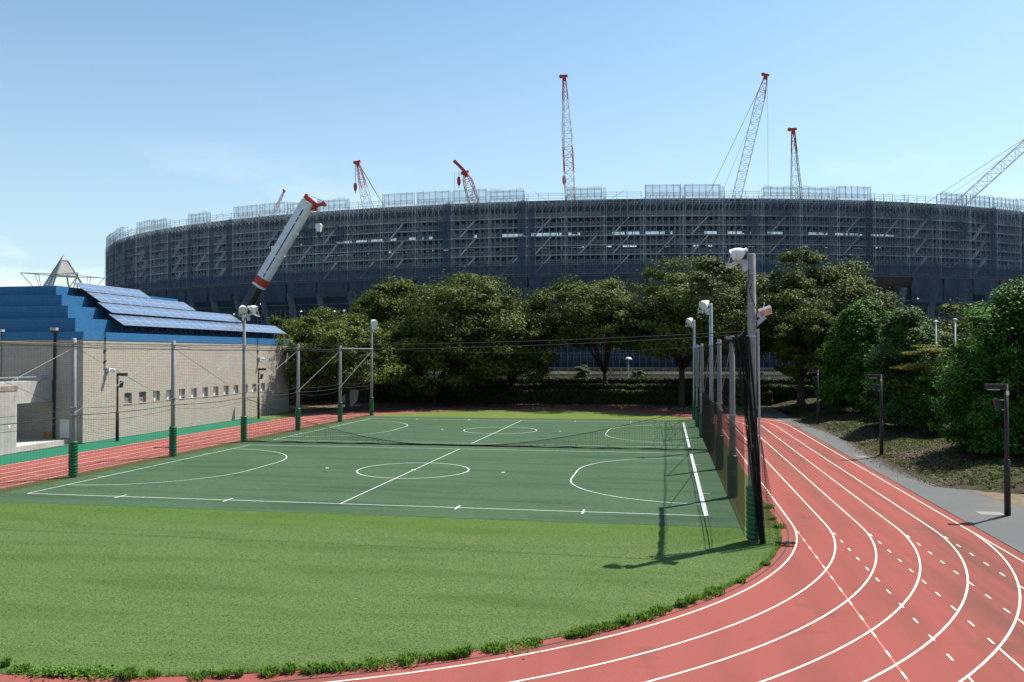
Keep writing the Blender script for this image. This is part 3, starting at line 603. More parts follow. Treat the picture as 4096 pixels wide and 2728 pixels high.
# ------------------------------------------------------------------ the gymnasium on the left
BX, BY, BY2, ZB1, ZB2 = -12.4, 19.6, 52.44, 7.34, 7.95
gym = thing('gymnasium', 'beige block building with stepped blue tiled top on the left', 'building', (BX, BY, 0))
WY = [24.21+1.816*i for i in range(16)]; WZ0, WZ1, WW, WD = 2.50, 3.34, .90, .30
mb = MB(); ys = [BY] + [v for y in WY for v in (y, y+WW)] + [BY2]
mb.quad((BX,BY,0),(BX,BY2,0),(BX,BY2,WZ0),(BX,BY,WZ0)); mb.quad((BX,BY,WZ1),(BX,BY2,WZ1),(BX,BY2,ZB1),(BX,BY,ZB1))
for i in range(0, len(ys)-1, 2): mb.quad((BX,ys[i],WZ0),(BX,ys[i+1],WZ0),(BX,ys[i+1],WZ1),(BX,ys[i],WZ1))
for y in WY:                                   # reveals
    a, b = BX, BX-WD; y1 = y+WW
    mb.quad((a,y,WZ0),(a,y1,WZ0),(b,y1,WZ0),(b,y,WZ0)); mb.quad((a,y,WZ1),(b,y,WZ1),(b,y1,WZ1),(a,y1,WZ1))
    mb.quad((a,y,WZ0),(b,y,WZ0),(b,y,WZ1),(a,y,WZ1)); mb.quad((a,y1,WZ0),(a,y1,WZ1),(b,y1,WZ1),(b,y1,WZ0))
mb.quad((BX,BY2,0),(-60,BY2,0),(-60,BY2,ZB1),(BX,BY2,ZB1))
part('wall', mb, block_y, gym)
mb = MB(); mb.quad((-60,BY,0),(BX,BY,0),(BX,BY,ZB1),(-60,BY,ZB1)); part('wall', mb, block_x, gym)
for i, y in enumerate(WY):
    mb = MB(); b = BX-WD+.05; wv = part('window', mb.quad((b,y,WZ0),(b,y+WW,WZ0),(b,y+WW,WZ1),(b,y,WZ1)), glass_dk, gym)
    mb = MB(); f = .05
    mb.box(b-.03,b+.03,y,y+f,WZ0,WZ1); mb.box(b-.03,b+.03,y+WW-f,y+WW,WZ0,WZ1); mb.box(b-.03,b+.03,y+f,y+WW-f,WZ0,WZ0+f); mb.box(b-.03,b+.03,y+f,y+WW-f,WZ1-f,WZ1)
    part('window_frame', mb, grey_frame, wv)
    mb = MB(); mb.box(BX-WD+.08,BX+.03,y-.02,y+WW+.02,WZ0-.03,WZ0+.015); part('sill', mb, concrete, wv)
    if i < 2:
        for k in range(7):
            z = WZ0+.09+k*.105; mb = MB(); mb.hexa([(b+.03,y+f,z),(b+.10,y+f,z-.04),(b+.10,y+WW-f,z-.04),(b+.03,y+WW-f,z),(b+.03,y+f,z+.02),(b+.10,y+f,z-.02),(b+.10,y+WW-f,z-.02),(b+.03,y+WW-f,z+.02)]); part('slat', mb, grey_frame, wv)
    else:
        mb = MB(); mb.box(b+.004,b+.012,y+WW-f-.42,y+WW-f,WZ0+f,WZ1-f); part('blind', mb, noisy('blind_cloth',(0.60,0.58,0.53),(0.68,0.66,0.60),3.0,.8), wv)
# blue tiers: steps of the end gable, each tier shorter than the one below
SX = [BX, -13.6, -14.8, -16.0, -17.2]; SZ = [ZB1, ZB2-.02, 8.95, 9.89, 10.77, 11.54]; SY = [BY, 20.30, 21.05, 21.88, 22.77]; EY = [BY2, 51.9, 45.0, 39.5, 38.8]
for k in range(5):
    x = SX[k]+(0.03 if k == 0 else 0); y0 = SY[k]-(0.03 if k == 0 else 0); e = EY[k]; z0, z1 = SZ[k], SZ[k+1]
    mb = MB(); mb.quad((x,y0,z0),(x,e,z0),(x,e,z1),(x,y0,z1)); tier = part('tier', mb, tile_y, gym)
    mb = MB(); mb.quad((-60,y0,z0),(x,y0,z0),(x,y0,z1),(-60,y0,z1)); part('tier_front', mb, tile_x, tier); mb = MB(); mb.quad((x,e,z0),(-60,e,z0),(-60,e,z1),(x,e,z1)); part('tier_back', mb, tile_x, tier)
    mb = MB(); mb.quad((-60,y0,z1),(x,y0,z1),(x,e,z1),(-60,e,z1)); part('tread', mb, noisy('roof_membrane',(0.050,0.052,0.055),(0.075,0.077,0.080),1.5,.9), tier)
# pipes, cameras, small lamps
mb = MB(); mb.tube([(-14.62,BY-.12,.1),(-14.62,BY-.12,8.02)], .09, 10); mb.box(-14.80,-14.44,BY-.25,BY-.01,7.85,8.02); part('downpipe', mb, dark_metal, gym)
mb = MB(); mb.box(-14.85,-14.39,BY-.30,BY-.01,8.02,8.22); part('rain_hopper', mb, concrete, gym)
mb = MB(); mb.box(-19.15,-18.8,BY-.30,BY-.01,7.95,8.12); mb.tube([(-19.1,BY-.1,4.5),(-19.1,BY-.1,7.95)], .05, 8); part('wall_lamp', mb, concrete, gym)
for y, z in ((22.2,5.17),(45.55,5.86)):
    mb = MB(); mb.box(BX,BX+.28,y-.16,y+.10,z-.14,z+.14); c = part('security_camera', mb, lamp_white, gym)
    mb = MB(); lathe(mb, (BX+.30,y+.06,z), (.8,-.1,-.15), [(0,.10),(.18,.13),(.28,.12),(.32,.06),(.33,0)], 12); part('camera_dome', mb, lamp_white, c, True)
    mb = MB(); mb.tube([(BX+.10,y,z-.13),(BX+.12,y,z-.40)], .03, 6); part('bracket', mb, galv, c)
    mb = MB()
    for dy in (-.36, -.24): mb.tube([(BX+.04,y+dy,8.0),(BX+.04,y+dy,z+.12),(BX+.04,y+dy+.1,z),(BX+.04,y-.15,z-.02)], .016, 6)
    for z2 in (7.5, 6.6, 5.8): mb.box(BX,BX+.07,y-.42,y-.18,z2-.04,z2+.04)
    mb.bar((BX+.04,y-.38,8.0),(BX+.5,y-.55,8.02), .03); part('conduit', mb, dark_metal, c)
mb = MB(); mb.box(-14.2,-13.45,BY-.05,BY-.004,.36,1.66); part('door', mb, door_m, gym)
mb = MB(); mb.box(-15.5,-14.75,BY-.06,BY-.004,.30,.75); part('board', mb, wood_or, gym)
# the concrete porch in front
por = thing('concrete_porch', 'weathered concrete porch and pier at the left edge before the building', 'porch', (-13.5, 14, 0))
mb = MB(); mb.box(-16.0,-14.75,8.0,BY-.01,2.97,4.46); part('beam', mb, concrete, por)
mb = MB(); mb.box(-24.0,-12.80,7.0,13.95,-.05,3.98); part('pier', mb, concrete, por)
mb = MB(); mb.box(-24.0,-12.77,6.98,13.98,3.982,4.29); part('coping', mb, stain_m, por)
mb = MB(); mb.box(-24,-14.95,13.96,16.25,-.02,2.965); part('jamb', mb, concrete, por)
mb = MB(); mb.box(-24,-13.2,13.97,19.2,-.05,.30); part('plinth', mb, concrete, por)
mb = MB(); mb.box(-24,-13.22,19.21,BY-.02,-.05,.22); part('step', mb, concrete, por)
mb = MB(); mb.box(-24,-22,13.97,BY-.02,.3,2.96); part('back_wall', mb, stad_conc, por)
mb = MB(); mb.bar((-15.0,9,4.75),(-15.0,BY-.6,4.75), .09); 
for y in (10.5,12.5,14.5,16.5,18.5): mb.bar((-15.0,y,4.46),(-15.0,y,4.75), .06)
part('handrail', mb, galv, por)
mb = MB(); mb.quad((-12.79,13.25,1.62),(-12.79,13.40,1.62),(-12.79,13.40,1.80),(-12.79,13.25,1.80)); part('notice', mb, lamp_white, por)

# ------------------------------------------------------------------ solar panels on the tiers
ROWS = [(-12.30, 23.97, 51.54, 8.54, -1.30, .83, 0), (-13.50, 24.21, 44.15, 9.52, -1.22, .77, 1), (-14.70, 24.52, 37.72, 10.38, -1.20, .76, 2), (-15.90, 24.35, 32.70, 11.22, -1.15, .72, 3)]
for (lx, y0, y1, lz, dx, dz, k) in ROWS:
    nm = ('lowest and longest','second','third','topmost and shortest')[k]
    t = thing('solar_array', '%s row of tilted blue solar panels on the stepped roof' % nm, 'solar panels', (lx, y0, SZ[k+1]), 'rows of solar panels')
    n = int(round((y1-y0)/1.32)); dy = (y1-y0)/n; sl = math.hypot(dx, dz); ang = math.atan2(dz, -dx)
    hs = sl/2
    pm = MB(); pm.box(.012, dy-.012, .012, hs-.012, -.02, .02); pme = pm.mesh('panel', cell_m)
    fm = MB(); e = .018
    for a in ((0,dy,0,e),(0,dy,hs-e,hs),(0,e,e,hs-e),(dy-e,dy,e,hs-e)): fm.box(a[0],a[1],a[2],a[3],-.022,.024)
    fme = fm.mesh('panel_frame', grey_frame)
    # local x -> +Y, local y -> up the slope, local z -> normal
    ux = Vector((0,1,0)); uy = Vector((dx/sl,0,dz/sl)); uz = ux.cross(uy)
    if uz.z < 0: uz = -uz; ux = -ux
    M = Matrix((ux, uy, uz)).transposed().to_4x4()
    for j in range(2):
        for i in range(n):
            p = link('panel', pme, t); st = y0 + dy*(i if ux.y > 0 else i+1)
            M2 = M.copy(); M2.translation = Vector((lx, st, lz)) + uy*hs*j - Vector(t.location); p.matrix_local = M2
            q = link('panel_frame', fme, p)
    zb = SZ[k+1]; xb0, xb1 = lx-.28, (SX[k+1] if k < 4 else lx-1)-.0
    nb = max(2, int((y1-y0)/1.65)); db = (y1-y0-.4)/nb
    for i in range(nb+1):
        y = y0+.2+db*i; mb = MB()
        pl = (lx-.30, y, lz+.30*dz/-dx-.05); pu = (lx+dx+.25, y, lz+dz-.22); zr = SZ[k+1]
        mb.bar((pl[0],y,zb),pl,.06); mb.bar(pl,pu,.05); mb.bar((pu[0],y,zr),pu,.055); mb.bar((pl[0],y,zb),((pl[0]+pu[0])/2,y,(pl[2]+pu[2])/2),.045)
        if i < nb:
            mb.bar((pl[0],y,zb+.02),(pl[0],y+db,pl[2]),.05); mb.bar((pl[0]+.03,y,pl[2]),(pl[0]+.03,y+db,zb+.02),.05); mb.bar(pl,(pl[0],y+db,pl[2]),.05); mb.bar(pu,(pu[0],y+db,pu[2]),.05)
        part('truss', mb, blue_frame, t)

# ------------------------------------------------------------------ roof lantern
PYX, PYY, PZ0, PZ1 = -26.4, 35.0, 11.56, 15.55
pyr = thing('roof_lantern', 'pyramid roof lantern with frosted panes and star shaped steel frame', 'skylight', (PYX, PYY, PZ0))
hb = 2.15; hr = (PZ1-PZ0)
def pc(z, k, grow=0.0):
    r = (hb*(PZ1-z)/hr + grow)*1.0; a = R(-78+90*k); return Vector((PYX+r*math.cos(a)*1.18, PYY+r*math.sin(a)*1.18, z))
mb = MB()
for k in range(4): mb.quad(pc(13.55,k),pc(13.55,k+1),pc(15.0,k+1),pc(15.0,k))
part('cladding', mb, slate_m, pyr)
for k in range(4):
    mb = MB(); mb.quad(pc(PZ0,k,-.03),pc(PZ0,k+1,-.03),pc(13.5,k+1,-.03),pc(13.5,k,-.03)); part('pane', mb, skyl_m, pyr)
mb = MB()
for k in range(4): mb.tri(pc(15.0,k,.06),pc(15.0,k+1,.06),(PYX,PYY,PZ1+.1))
part('cap', mb, mat('cap_metal',(0.30,0.30,0.33),.35,.6), pyr)
mb = MB()
for k in range(4):
    mb.bar(pc(PZ0,k),pc(15.0,k),.09); mb.bar(pc(13.52,k),pc(13.52,k+1),.09); mb.bar(pc(PZ0+.06,k),pc(PZ0+.06,k+1),.10)
    a = (pc(PZ0,k)+pc(PZ0,k+1))/2; b = (pc(13.5,k)+pc(13.5,k+1))/2; mb.bar(a,b,.07)
part('mullion', mb, slate_m, pyr)
for k, rr_ in enumerate((3.6, 3.6, 3.6, 3.6)):
    a = R(-33+90*k); tip = Vector((PYX+rr_*math.cos(a), PYY+rr_*math.sin(a), 13.62)); mb = MB()
    c0, c1 = pc(13.62,k,.05), pc(13.62,k+1,.05); mb.bar(c0,tip,.065); mb.bar(c1,tip,.065)
    mid = (c0+tip)/2; mid2 = (c1+tip)/2; fo = (pc(PZ0,k)+pc(PZ0,k+1))/2; mb.bar(tip,fo,.055); mb.bar(mid,fo,.05); mb.bar(mid2,fo,.05); mb.bar(mid,mid2,.05)
    part('star_arm', mb, wire_l, pyr)

# ------------------------------------------------------------------ telescopic crane behind the building
CY = 62.0
def boom_pt(px, pz): return Vector((px, CY, pz))
def camray(px, py, Y):
    f = 3329.0; d = np.array(_fw) + np.array(_r2)*((px-2048)/f) + np.array(_u2)*((1364-py)/f); return Vector(CAM + d*((Y-CAM[1])/d[1]))
b_hi = camray(900+1120/3.336, 780+95/3.336, CY); b_mid = camray(900+520/3.336, 780+1110/3.336, CY); b_lo = camray(900+255/3.336, 780+1460/3.336, CY)
bd = (b_hi-b_mid).normalized(); base = b_mid - bd*((b_mid.z-2.6)/bd.z)
tc_ = thing('mobile_crane', 'telescopic mobile crane with white and black boom raised behind the building', 'crane', (base.x, CY, 0))
side = -bd.cross(Vector((0,1,0))).normalized(); nrm = Vector((0,1,0))
def sect(mb, a, b, wa, da):
    prof = [(-wa,-da*.55),(wa*.35,-da*.8),(wa*.85,-da*.55),(wa,0),(wa*.85,da*.55),(wa*.35,da*.8),(-wa,da*.55)]
    n0 = len(mb.v)
    for p in (a, b):
        for (u, v) in prof: mb.v.append(tuple(p + side*u + nrm*v))
    k = len(prof)
    for i in range(k): mb.f.append((n0+i, n0+(i+1) % k, n0+k+(i+1) % k, n0+k+i))
    mb.f.append(tuple(n0+i for i in range(k))[::-1]); mb.f.append(tuple(n0+k+i for i in range(k)))
HW = .80
mb = MB(); sect(mb, b_mid, b_hi, HW, .85); bo = part('boom', mb, white_p, tc_)
ln = (b_hi-b_mid).length
for s in (.1,.22,.33,.47,.62,.80,.9):
    mb = MB(); p = b_mid+bd*ln*s; big = s in (.33,.62); 
    sect(mb, p-bd*.05, p+bd*.05, HW+(.10 if big else .012), .87); part('rib', mb, white_p, bo)
for s0, s1 in ((.02,.07),(.09,.28),(.30,.72),(.74,.80),(.82,.90)):
    mb = MB(); o_ = nrm*-.985*.8*.95*.985 + side*.30
    a = b_mid+bd*ln*s0 + side*.16 - nrm*.67; b = b_mid+bd*ln*s1 + side*.16 - nrm*.67; mb.bar(a, b, .02, .16, up=tuple(side)); part('stripe', mb, navy_p, bo)
mb = MB(); sect(mb, b_mid-bd*.95, b_mid-bd*.02, HW*1.05, .9); part('collar', mb, red_p, tc_)
mb = MB(); sect(mb, b_mid-bd*1.25, b_mid-bd*.97, HW*1.0, .88); part('collar_plate', mb, white_p, tc_)
mb = MB(); sect(mb, base, b_mid-bd*1.27, HW*.88, .80); part('boom_base', mb, black_p, tc_)
mb = MB(); h0 = b_hi+bd*.1; mb.bar(h0-side*.75+bd*.25, h0+side*1.0+bd*.05, .5, .55); mb.bar(h0+side*.95, h0+side*1.9+bd*.75, .32, .34); mb.bar(h0-side*.75, h0-side*.75+bd*.6, .2,.3)
mb.bar(h0+side*.75-bd*.7, h0+side*1.1+bd*.05, .35, .4); head = part('boom_head', mb, red_p, tc_)
for p in (h0+side*1.8+bd*.7, h0+side*1.1-bd*.4):
    mb = MB(); mb.tube([p-nrm*.25, p+nrm*.25], .27, 14); part('sheave', mb, red_p, head)
mb = MB(); mb.bar(h0-side*.75+bd*.6, h0+side*1.8+bd*.95, .04); part('stay_cable', mb, rope_m, head)
hk = camray(900+1252/3.336, 780+440/3.336, CY); mb = MB(); 
for d_ in (-.1, .1): mb.bar((hk.x+d_, CY, hk.z+.45),(hk.x+d_, CY, h0.z+.3), .035)
part('hoist_rope', mb, rope_m, tc_)
mb = MB(); pr_ = [(-.20,.55),(.20,.55),(.38,.35),(.25,-.45),(-.25,-.45),(-.38,.35)]
mb.poly([(hk.x+a, CY-.22, hk.z+b) for a,b in pr_]); mb.poly([(hk.x+a, CY+.22, hk.z+b) for a,b in pr_][::-1])
for i in range(6):
    (a,b),(c,d) = pr_[i], pr_[(i+1) % 6]; mb.quad((hk.x+a,CY-.22,hk.z+b),(hk.x+a,CY+.22,hk.z+b),(hk.x+c,CY+.22,hk.z+d),(hk.x+c,CY-.22,hk.z+d))
hkb = part('hook_block', mb, white_p, tc_)
mb = MB(); mb.tube([(hk.x+.2*math.sin(a), CY, hk.z-.78-.2*math.cos(a)) for a in [R(q) for q in range(-150,140,24)]] , .06, 6); mb.bar((hk.x,CY,hk.z-.45),(hk.x-.05,CY,hk.z-.62),.1); part('hook', mb, dark_metal, hkb)
mb = MB(); mb.box(base.x-5,base.x+7,CY-1.4,CY+1.4,.9,1.6); part('chassis', mb, white_p, tc_)
mb = MB(); mb.box(base.x-3.6,base.x+1.6,CY-1.3,CY+1.3,1.62,3.0); mb.box(base.x+5,base.x+6.8,CY-1.35,CY+1.35,1.6,3.0); part('cab', mb, white_p, tc_)
for i in range(5):
    for s_ in (-1,1):
        mb = MB(); xw = base.x-4+2.4*i; mb.tube([(xw,CY+s_*1.0,.65),(xw,CY+s_*1.4,.65)], .65, 16); part('wheel', mb, black_p, tc_)

# ------------------------------------------------------------------ the stadium under scaffolding
EX, EYc, EA, EB = -14.0, 282.0, 175.0, 104.0
def ell(t, inn=0.0):
    n = Vector((math.cos(t)/EA, math.sin(t)/EB, 0)).normalized(); return Vector((EX+EA*math.cos(t), EYc+EB*math.sin(t), 0)) - n*inn
stad = thing('stadium', 'huge dark oval stadium wrapped in scaffolding and nets behind the trees', 'stadium', (EX, EYc, 0))
NT = 144
def ringband(i0, i1, z0, z1, mb=None, close=True, a0=0.0, a1=2*math.pi, n=NT):
    """solid ring between insets i0..i1 and heights z0..z1"""
    mb = mb or MB(); b = len(mb.v)
    for k in range(n+1):
        t = a0+(a1-a0)*k/n; o = ell(t, i0); q = ell(t, i1)
        for p, z in ((o,z0),(o,z1),(q,z1),(q,z0)): mb.v.append((p.x,p.y,z))
    for k in range(n):
        for j in range(4): mb.f.append((b+4*k+j, b+4*(k+1)+j, b+4*(k+1)+(j+1) % 4, b+4*k+(j+1) % 4))
    return mb
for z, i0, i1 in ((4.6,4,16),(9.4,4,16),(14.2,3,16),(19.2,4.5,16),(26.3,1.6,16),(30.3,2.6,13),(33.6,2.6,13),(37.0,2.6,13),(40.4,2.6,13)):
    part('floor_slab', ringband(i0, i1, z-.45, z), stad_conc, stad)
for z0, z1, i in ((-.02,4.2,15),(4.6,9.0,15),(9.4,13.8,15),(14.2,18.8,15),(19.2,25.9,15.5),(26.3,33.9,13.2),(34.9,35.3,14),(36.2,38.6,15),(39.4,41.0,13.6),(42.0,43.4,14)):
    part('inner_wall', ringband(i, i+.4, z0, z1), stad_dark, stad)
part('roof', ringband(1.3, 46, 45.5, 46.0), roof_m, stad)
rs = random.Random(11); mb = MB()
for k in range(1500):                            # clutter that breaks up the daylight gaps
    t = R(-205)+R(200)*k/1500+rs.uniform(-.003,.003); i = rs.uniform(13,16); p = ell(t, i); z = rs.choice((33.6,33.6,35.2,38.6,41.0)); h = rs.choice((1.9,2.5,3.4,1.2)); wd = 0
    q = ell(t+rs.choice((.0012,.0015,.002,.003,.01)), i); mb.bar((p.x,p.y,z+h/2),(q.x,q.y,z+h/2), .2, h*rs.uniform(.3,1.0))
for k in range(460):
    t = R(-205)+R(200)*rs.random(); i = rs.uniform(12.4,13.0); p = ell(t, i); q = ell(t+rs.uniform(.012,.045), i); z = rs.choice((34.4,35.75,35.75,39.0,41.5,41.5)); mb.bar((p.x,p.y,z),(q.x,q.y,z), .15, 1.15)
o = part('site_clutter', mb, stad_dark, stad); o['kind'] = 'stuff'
# modules along the front arc
def arc_points():
    t = R(-206); P = [t]; L_ = 10.0
    while t < R(-20):
        a = ell(t); dt = L_/math.hypot(EA*math.sin(t), EB*math.cos(t)); 
        for _ in range(4):
            d = (ell(t+dt)-a).length; dt *= L_/d
        t += dt; P.append(t)
    return P
TP = arc_points()
Z0, LIFT, NL = 26.9, 2.42, 7
def frame_mesh(variant, seed):
    r = random.Random(seed); mb = MB(); W = 9.5; tz = 45.6 if variant != 'B' else 46.6
    xs = [0, 1.8, 3.6, 5.4, 7.2, 8.6, W] if variant == 'A' else [0, 1.2, 2.7, 4.4, 6.0, 7.4, 8.6, W]
    for x in xs:
        for y in (0, 1.25): mb.bar((x,y,Z0-1),(x,y,tz), .095 if x in (0,W) else .08)
    nl = int((45.4-Z0)/LIFT)
    for k in range(nl+1):
        z = Z0+LIFT*k
        for zz in (.55, 1.05):
            for y in (0, 1.25): mb.bar((0,y,z+zz),(W,y,z+zz), .055)
        for i in range(len(xs)-1):
            if r.random() < .75: mb.bar((xs[i],0,z),(xs[i+1],0,z+LIFT*.8), .05)
            if r.random() < .75: mb.bar((xs[i+1],.05,z),(xs[i],.05,z+LIFT*.8), .05)
        for x in xs:
            mb.bar((x,0,z),(x,1.25,z), .05)
            if r.random() < .4: mb.bar((x,0,z),(x,1.25,z+LIFT), .035)
    for i in range(14):                          # stray uprights between the frame and the building
        x = r.uniform(0,W); z = Z0+r.random()*14; mb.bar((x,2.2,z),(x,2.2,z+r.uniform(2,5)), .05)
    for i in range(7):
        z = Z0+LIFT*r.randint(0,6)+.6; x = r.uniform(0,4); mb.bar((x,2.2,z),(x+r.uniform(2,4),2.2,z+r.choice((0,0,1.4))), .06)
    for i in range(int(W/.9)):                   # long raking struts under the roof edge
        x = i*.9; mb.bar((x,.3,43.0),(x+1.1,1.1,45.4), .06)
    return mb
def parapet_mesh(kind, seed):
    r = random.Random(seed); mb = MB(); W = 8.8
    if kind == 'tall':
        xs = [0, 1.8, 3.5, 5.2, 7.0, W]; tp = 49.4 if seed < 4 else 48.7
        for x in xs:
            for y in ((0, 1.25) if x in (0, W) else (0,)): mb.bar((x,y,45.4),(x,y,tp+r.uniform(-.1,.15)), .12)
            mb.bar((x,0,47.2),(x,1.25,47.2),.05); mb.bar((x+.3,0,46.2),(x+.3,0,47.6),.05)
        for z in (46.7, 47.3, tp-.2):
            for y in (0, 1.25): mb.bar((0,y,z),(W,y,z), .085)
        for i in range(len(xs)-1): mb.bar((xs[i],0,45.6),(xs[i+1],0,46.7), .035); mb.bar((xs[i+1],.1,45.6),(xs[i],.1,46.7), .035)
    else:
        for x in (0, 2.7, 5.3, W): mb.bar((x,.2,45.4),(x,.2,47.8), .09)
        for z in (46.4, 47.0, 47.6): mb.bar((-1.6,.2,z),(W+.4,.2,z+r.uniform(-.1,.1)), .075)
        mb.bar((r.uniform(1,6),.2,46),(r.uniform(1,6),.25,48.3), .06)
    return mb
FR = [frame_mesh('A', 1).mesh('scaffold_a', scaff), frame_mesh('B', 2).mesh('scaffold_b', scaff), frame_mesh('A', 3).mesh('scaffold_c', scaff), frame_mesh('B', 7).mesh('scaffold_d', scaff)]
PA = [parapet_mesh('tall', 1).mesh('parapet_t', scaff), parapet_mesh('low', 2).mesh('parapet_l', scaff), parapet_mesh('tall', 5).mesh('parapet_t2', scaff), parapet_mesh('low', 8).mesh('parapet_l2', scaff)]
mb = MB(); mb.box(0,9.9,.05,1.2,-.14,.14); DK = mb.mesh('deck', deck_m)
mb = MB()
for s_ in (.2, .75): mb.bar((0,s_,0),(4.3,s_,LIFT*1.9), .07, .26)
for k in range(14): u = (k+.5)/14; mb.box(4.3*u-.14,4.3*u+.14,.2,.75,LIFT*1.9*u-.03,LIFT*1.9*u+.03)
mb.bar((0,.15,1.0),(4.3,.15,LIFT*1.9+1.0), .05); ST = mb.mesh('stair', stair_m)
mb = MB()
for k in range(24):
    x = 10*k/24; mb.hexa([(x,1.0,43.5),(x+.2,1.0,43.5),(x+.2,1.9,43.2),(x,1.9,43.2),(x-.25,.75,45.4),(x-.05,.75,45.4),(x-.05,1.9,45.4),(x-.25,1.9,45.4)])
mb.box(0,10.02,1.9,2.1,43.1,45.48); LV = mb.mesh('louvre', louvre_m)
mb = MB()
for k in range(30):
    x = 10*k/30; mb.hexa([(x,1.5,23.4),(x+.13,1.5,23.4),(x+.13,2.0,23.4),(x,2.0,23.4),(x,-.3,26.1),(x+.13,-.3,26.1),(x+.13,.4,26.1),(x,.4,26.1)])
mb.quad((0,2.1,23.3),(10.02,2.1,23.3),(10.02,.5,26.2),(0,.5,26.2)); mb.box(0,10.02,-.5,.3,26.12,26.4); EV = mb.mesh('eave', noisy('eave_slat', (0.055,0.057,0.060), (0.085,0.086,0.088), 1.0, 0.7))
def netsheet(x0, x1, z0, z1, y, nx, nz, amp, seed):
    r = random.Random(seed); mb = MB(); ph = r.uniform(0,6)
    for j in range(nz+1):
        for i in range(nx+1):
            u, v = i/nx, j/nz; mb.v.append((x0+(x1-x0)*u, y+amp*math.sin(u*9+ph+v*3)*math.sin(v*5+ph), z0+(z1-z0)*v + (.25*math.sin(u*7+ph) if j == nz else 0)))
    mb.f = [(j*(nx+1)+i, j*(nx+1)+i+1, (j+1)*(nx+1)+i+1, (j+1)*(nx+1)+i) for j in range(nz) for i in range(nx)]
    return mb
NG = [netsheet(0,9.3,26.6,44.6,-.12,6,8,.06,s).mesh('net_g', net_grey) for s in (1,2,3)]
NR_ = [netsheet(9.35,9.98,26.6,46.5,.25,3,8,.25,s).mesh('net_r', net_grey) for s in (4,5,6)]
NP = [netsheet(0,8.8,45.2,49.0,-.10,6,3,.05,s).mesh('net_p', net_pale) for s in (7,8)]
NPr = netsheet(8.7,10.05,45.2,48.8,.2,3,3,.25,10).mesh('net_p2', net_pale)
NB = [netsheet(0,10,26.2,29.6,-.35,8,3,.08,s).mesh('net_b', net_blue) for s in (11,12)]
NH = [netsheet(.2,9.8,z0,26.2,-.55,8,6,.30,s).mesh('net_h', net_blue) for s, z0 in ((13,21.0),(14,22.0),(15,19.5))]
NW = [netsheet(0,10,2,23.0,-.15,8,6,.30,s).mesh('net_w', net_grey) for s in (16,17)]
XS = [netsheet(x0,x1,z0,z1,-.2,4,4,.05,30+i).mesh('sheet', mm) for i,(x0,x1,z0,z1,mm) in enumerate(((0,1.8,27,44,net_blue),(5.4,8.6,36.6,41.4,net_blue),(1.8,7.2,41.3,45.2,net_grey),(3.6,9.3,29.3,34.1,net_grey),(7.2,9.4,27,46,net_blue),(0,5.4,38.9,45.4,net_grey)))]
mb = MB(); mb.tube([(0,0,0),(0,0,17.6)], [.72,.66], 14); CU = mb.mesh('column_upper', stad_col, smooth=True)
mb = MB(); mb.tube([(0,4.8,14.2),(0,1.4,23.6)], [.95,.95], 14); CL_ = mb.mesh('column_lower', stad_col, smooth=True)
mb = MB()
for k in range(6):
    x = 10*k/6
    mb.bar((x,1,2.0),(x,1,19), .07); 
for z in (5.6,10.4,15.2,16.0,11.2,6.4,20.2): mb.bar((0,1,z),(10,1,z), .07)
for x0 in range(0,10,2):
    for zb in (4.6, 9.4):                         # arched gate frames
        mb.tube([(x0+.25,.9,zb+.1),(x0+.25,.9,zb+1.6),(x0+.5,.9,zb+2.1),(x0+1.2,.9,zb+2.1),(x0+1.5,.9,zb+1.6),(x0+1.5,.9,zb+.1)], .04, 4); mb.bar((x0+.25,.9,zb+1.0),(x0+1.5,.9,zb+1.0), .05); mb.bar((x0+.9,.9,zb+.2),(x0+.9,.9,zb+2.0), .04)
LS = mb.mesh('lower_scaffold', scaff)
mb = MB(); lathe(mb, (0,0,0), (0,0,-1), [(0,.0),(0,.16),(.12,.22),(.13,.0)], 8); LA = mb.mesh('site_lamp', lamp_on)
rs = random.Random(4); nst = 0; stair_n = 0
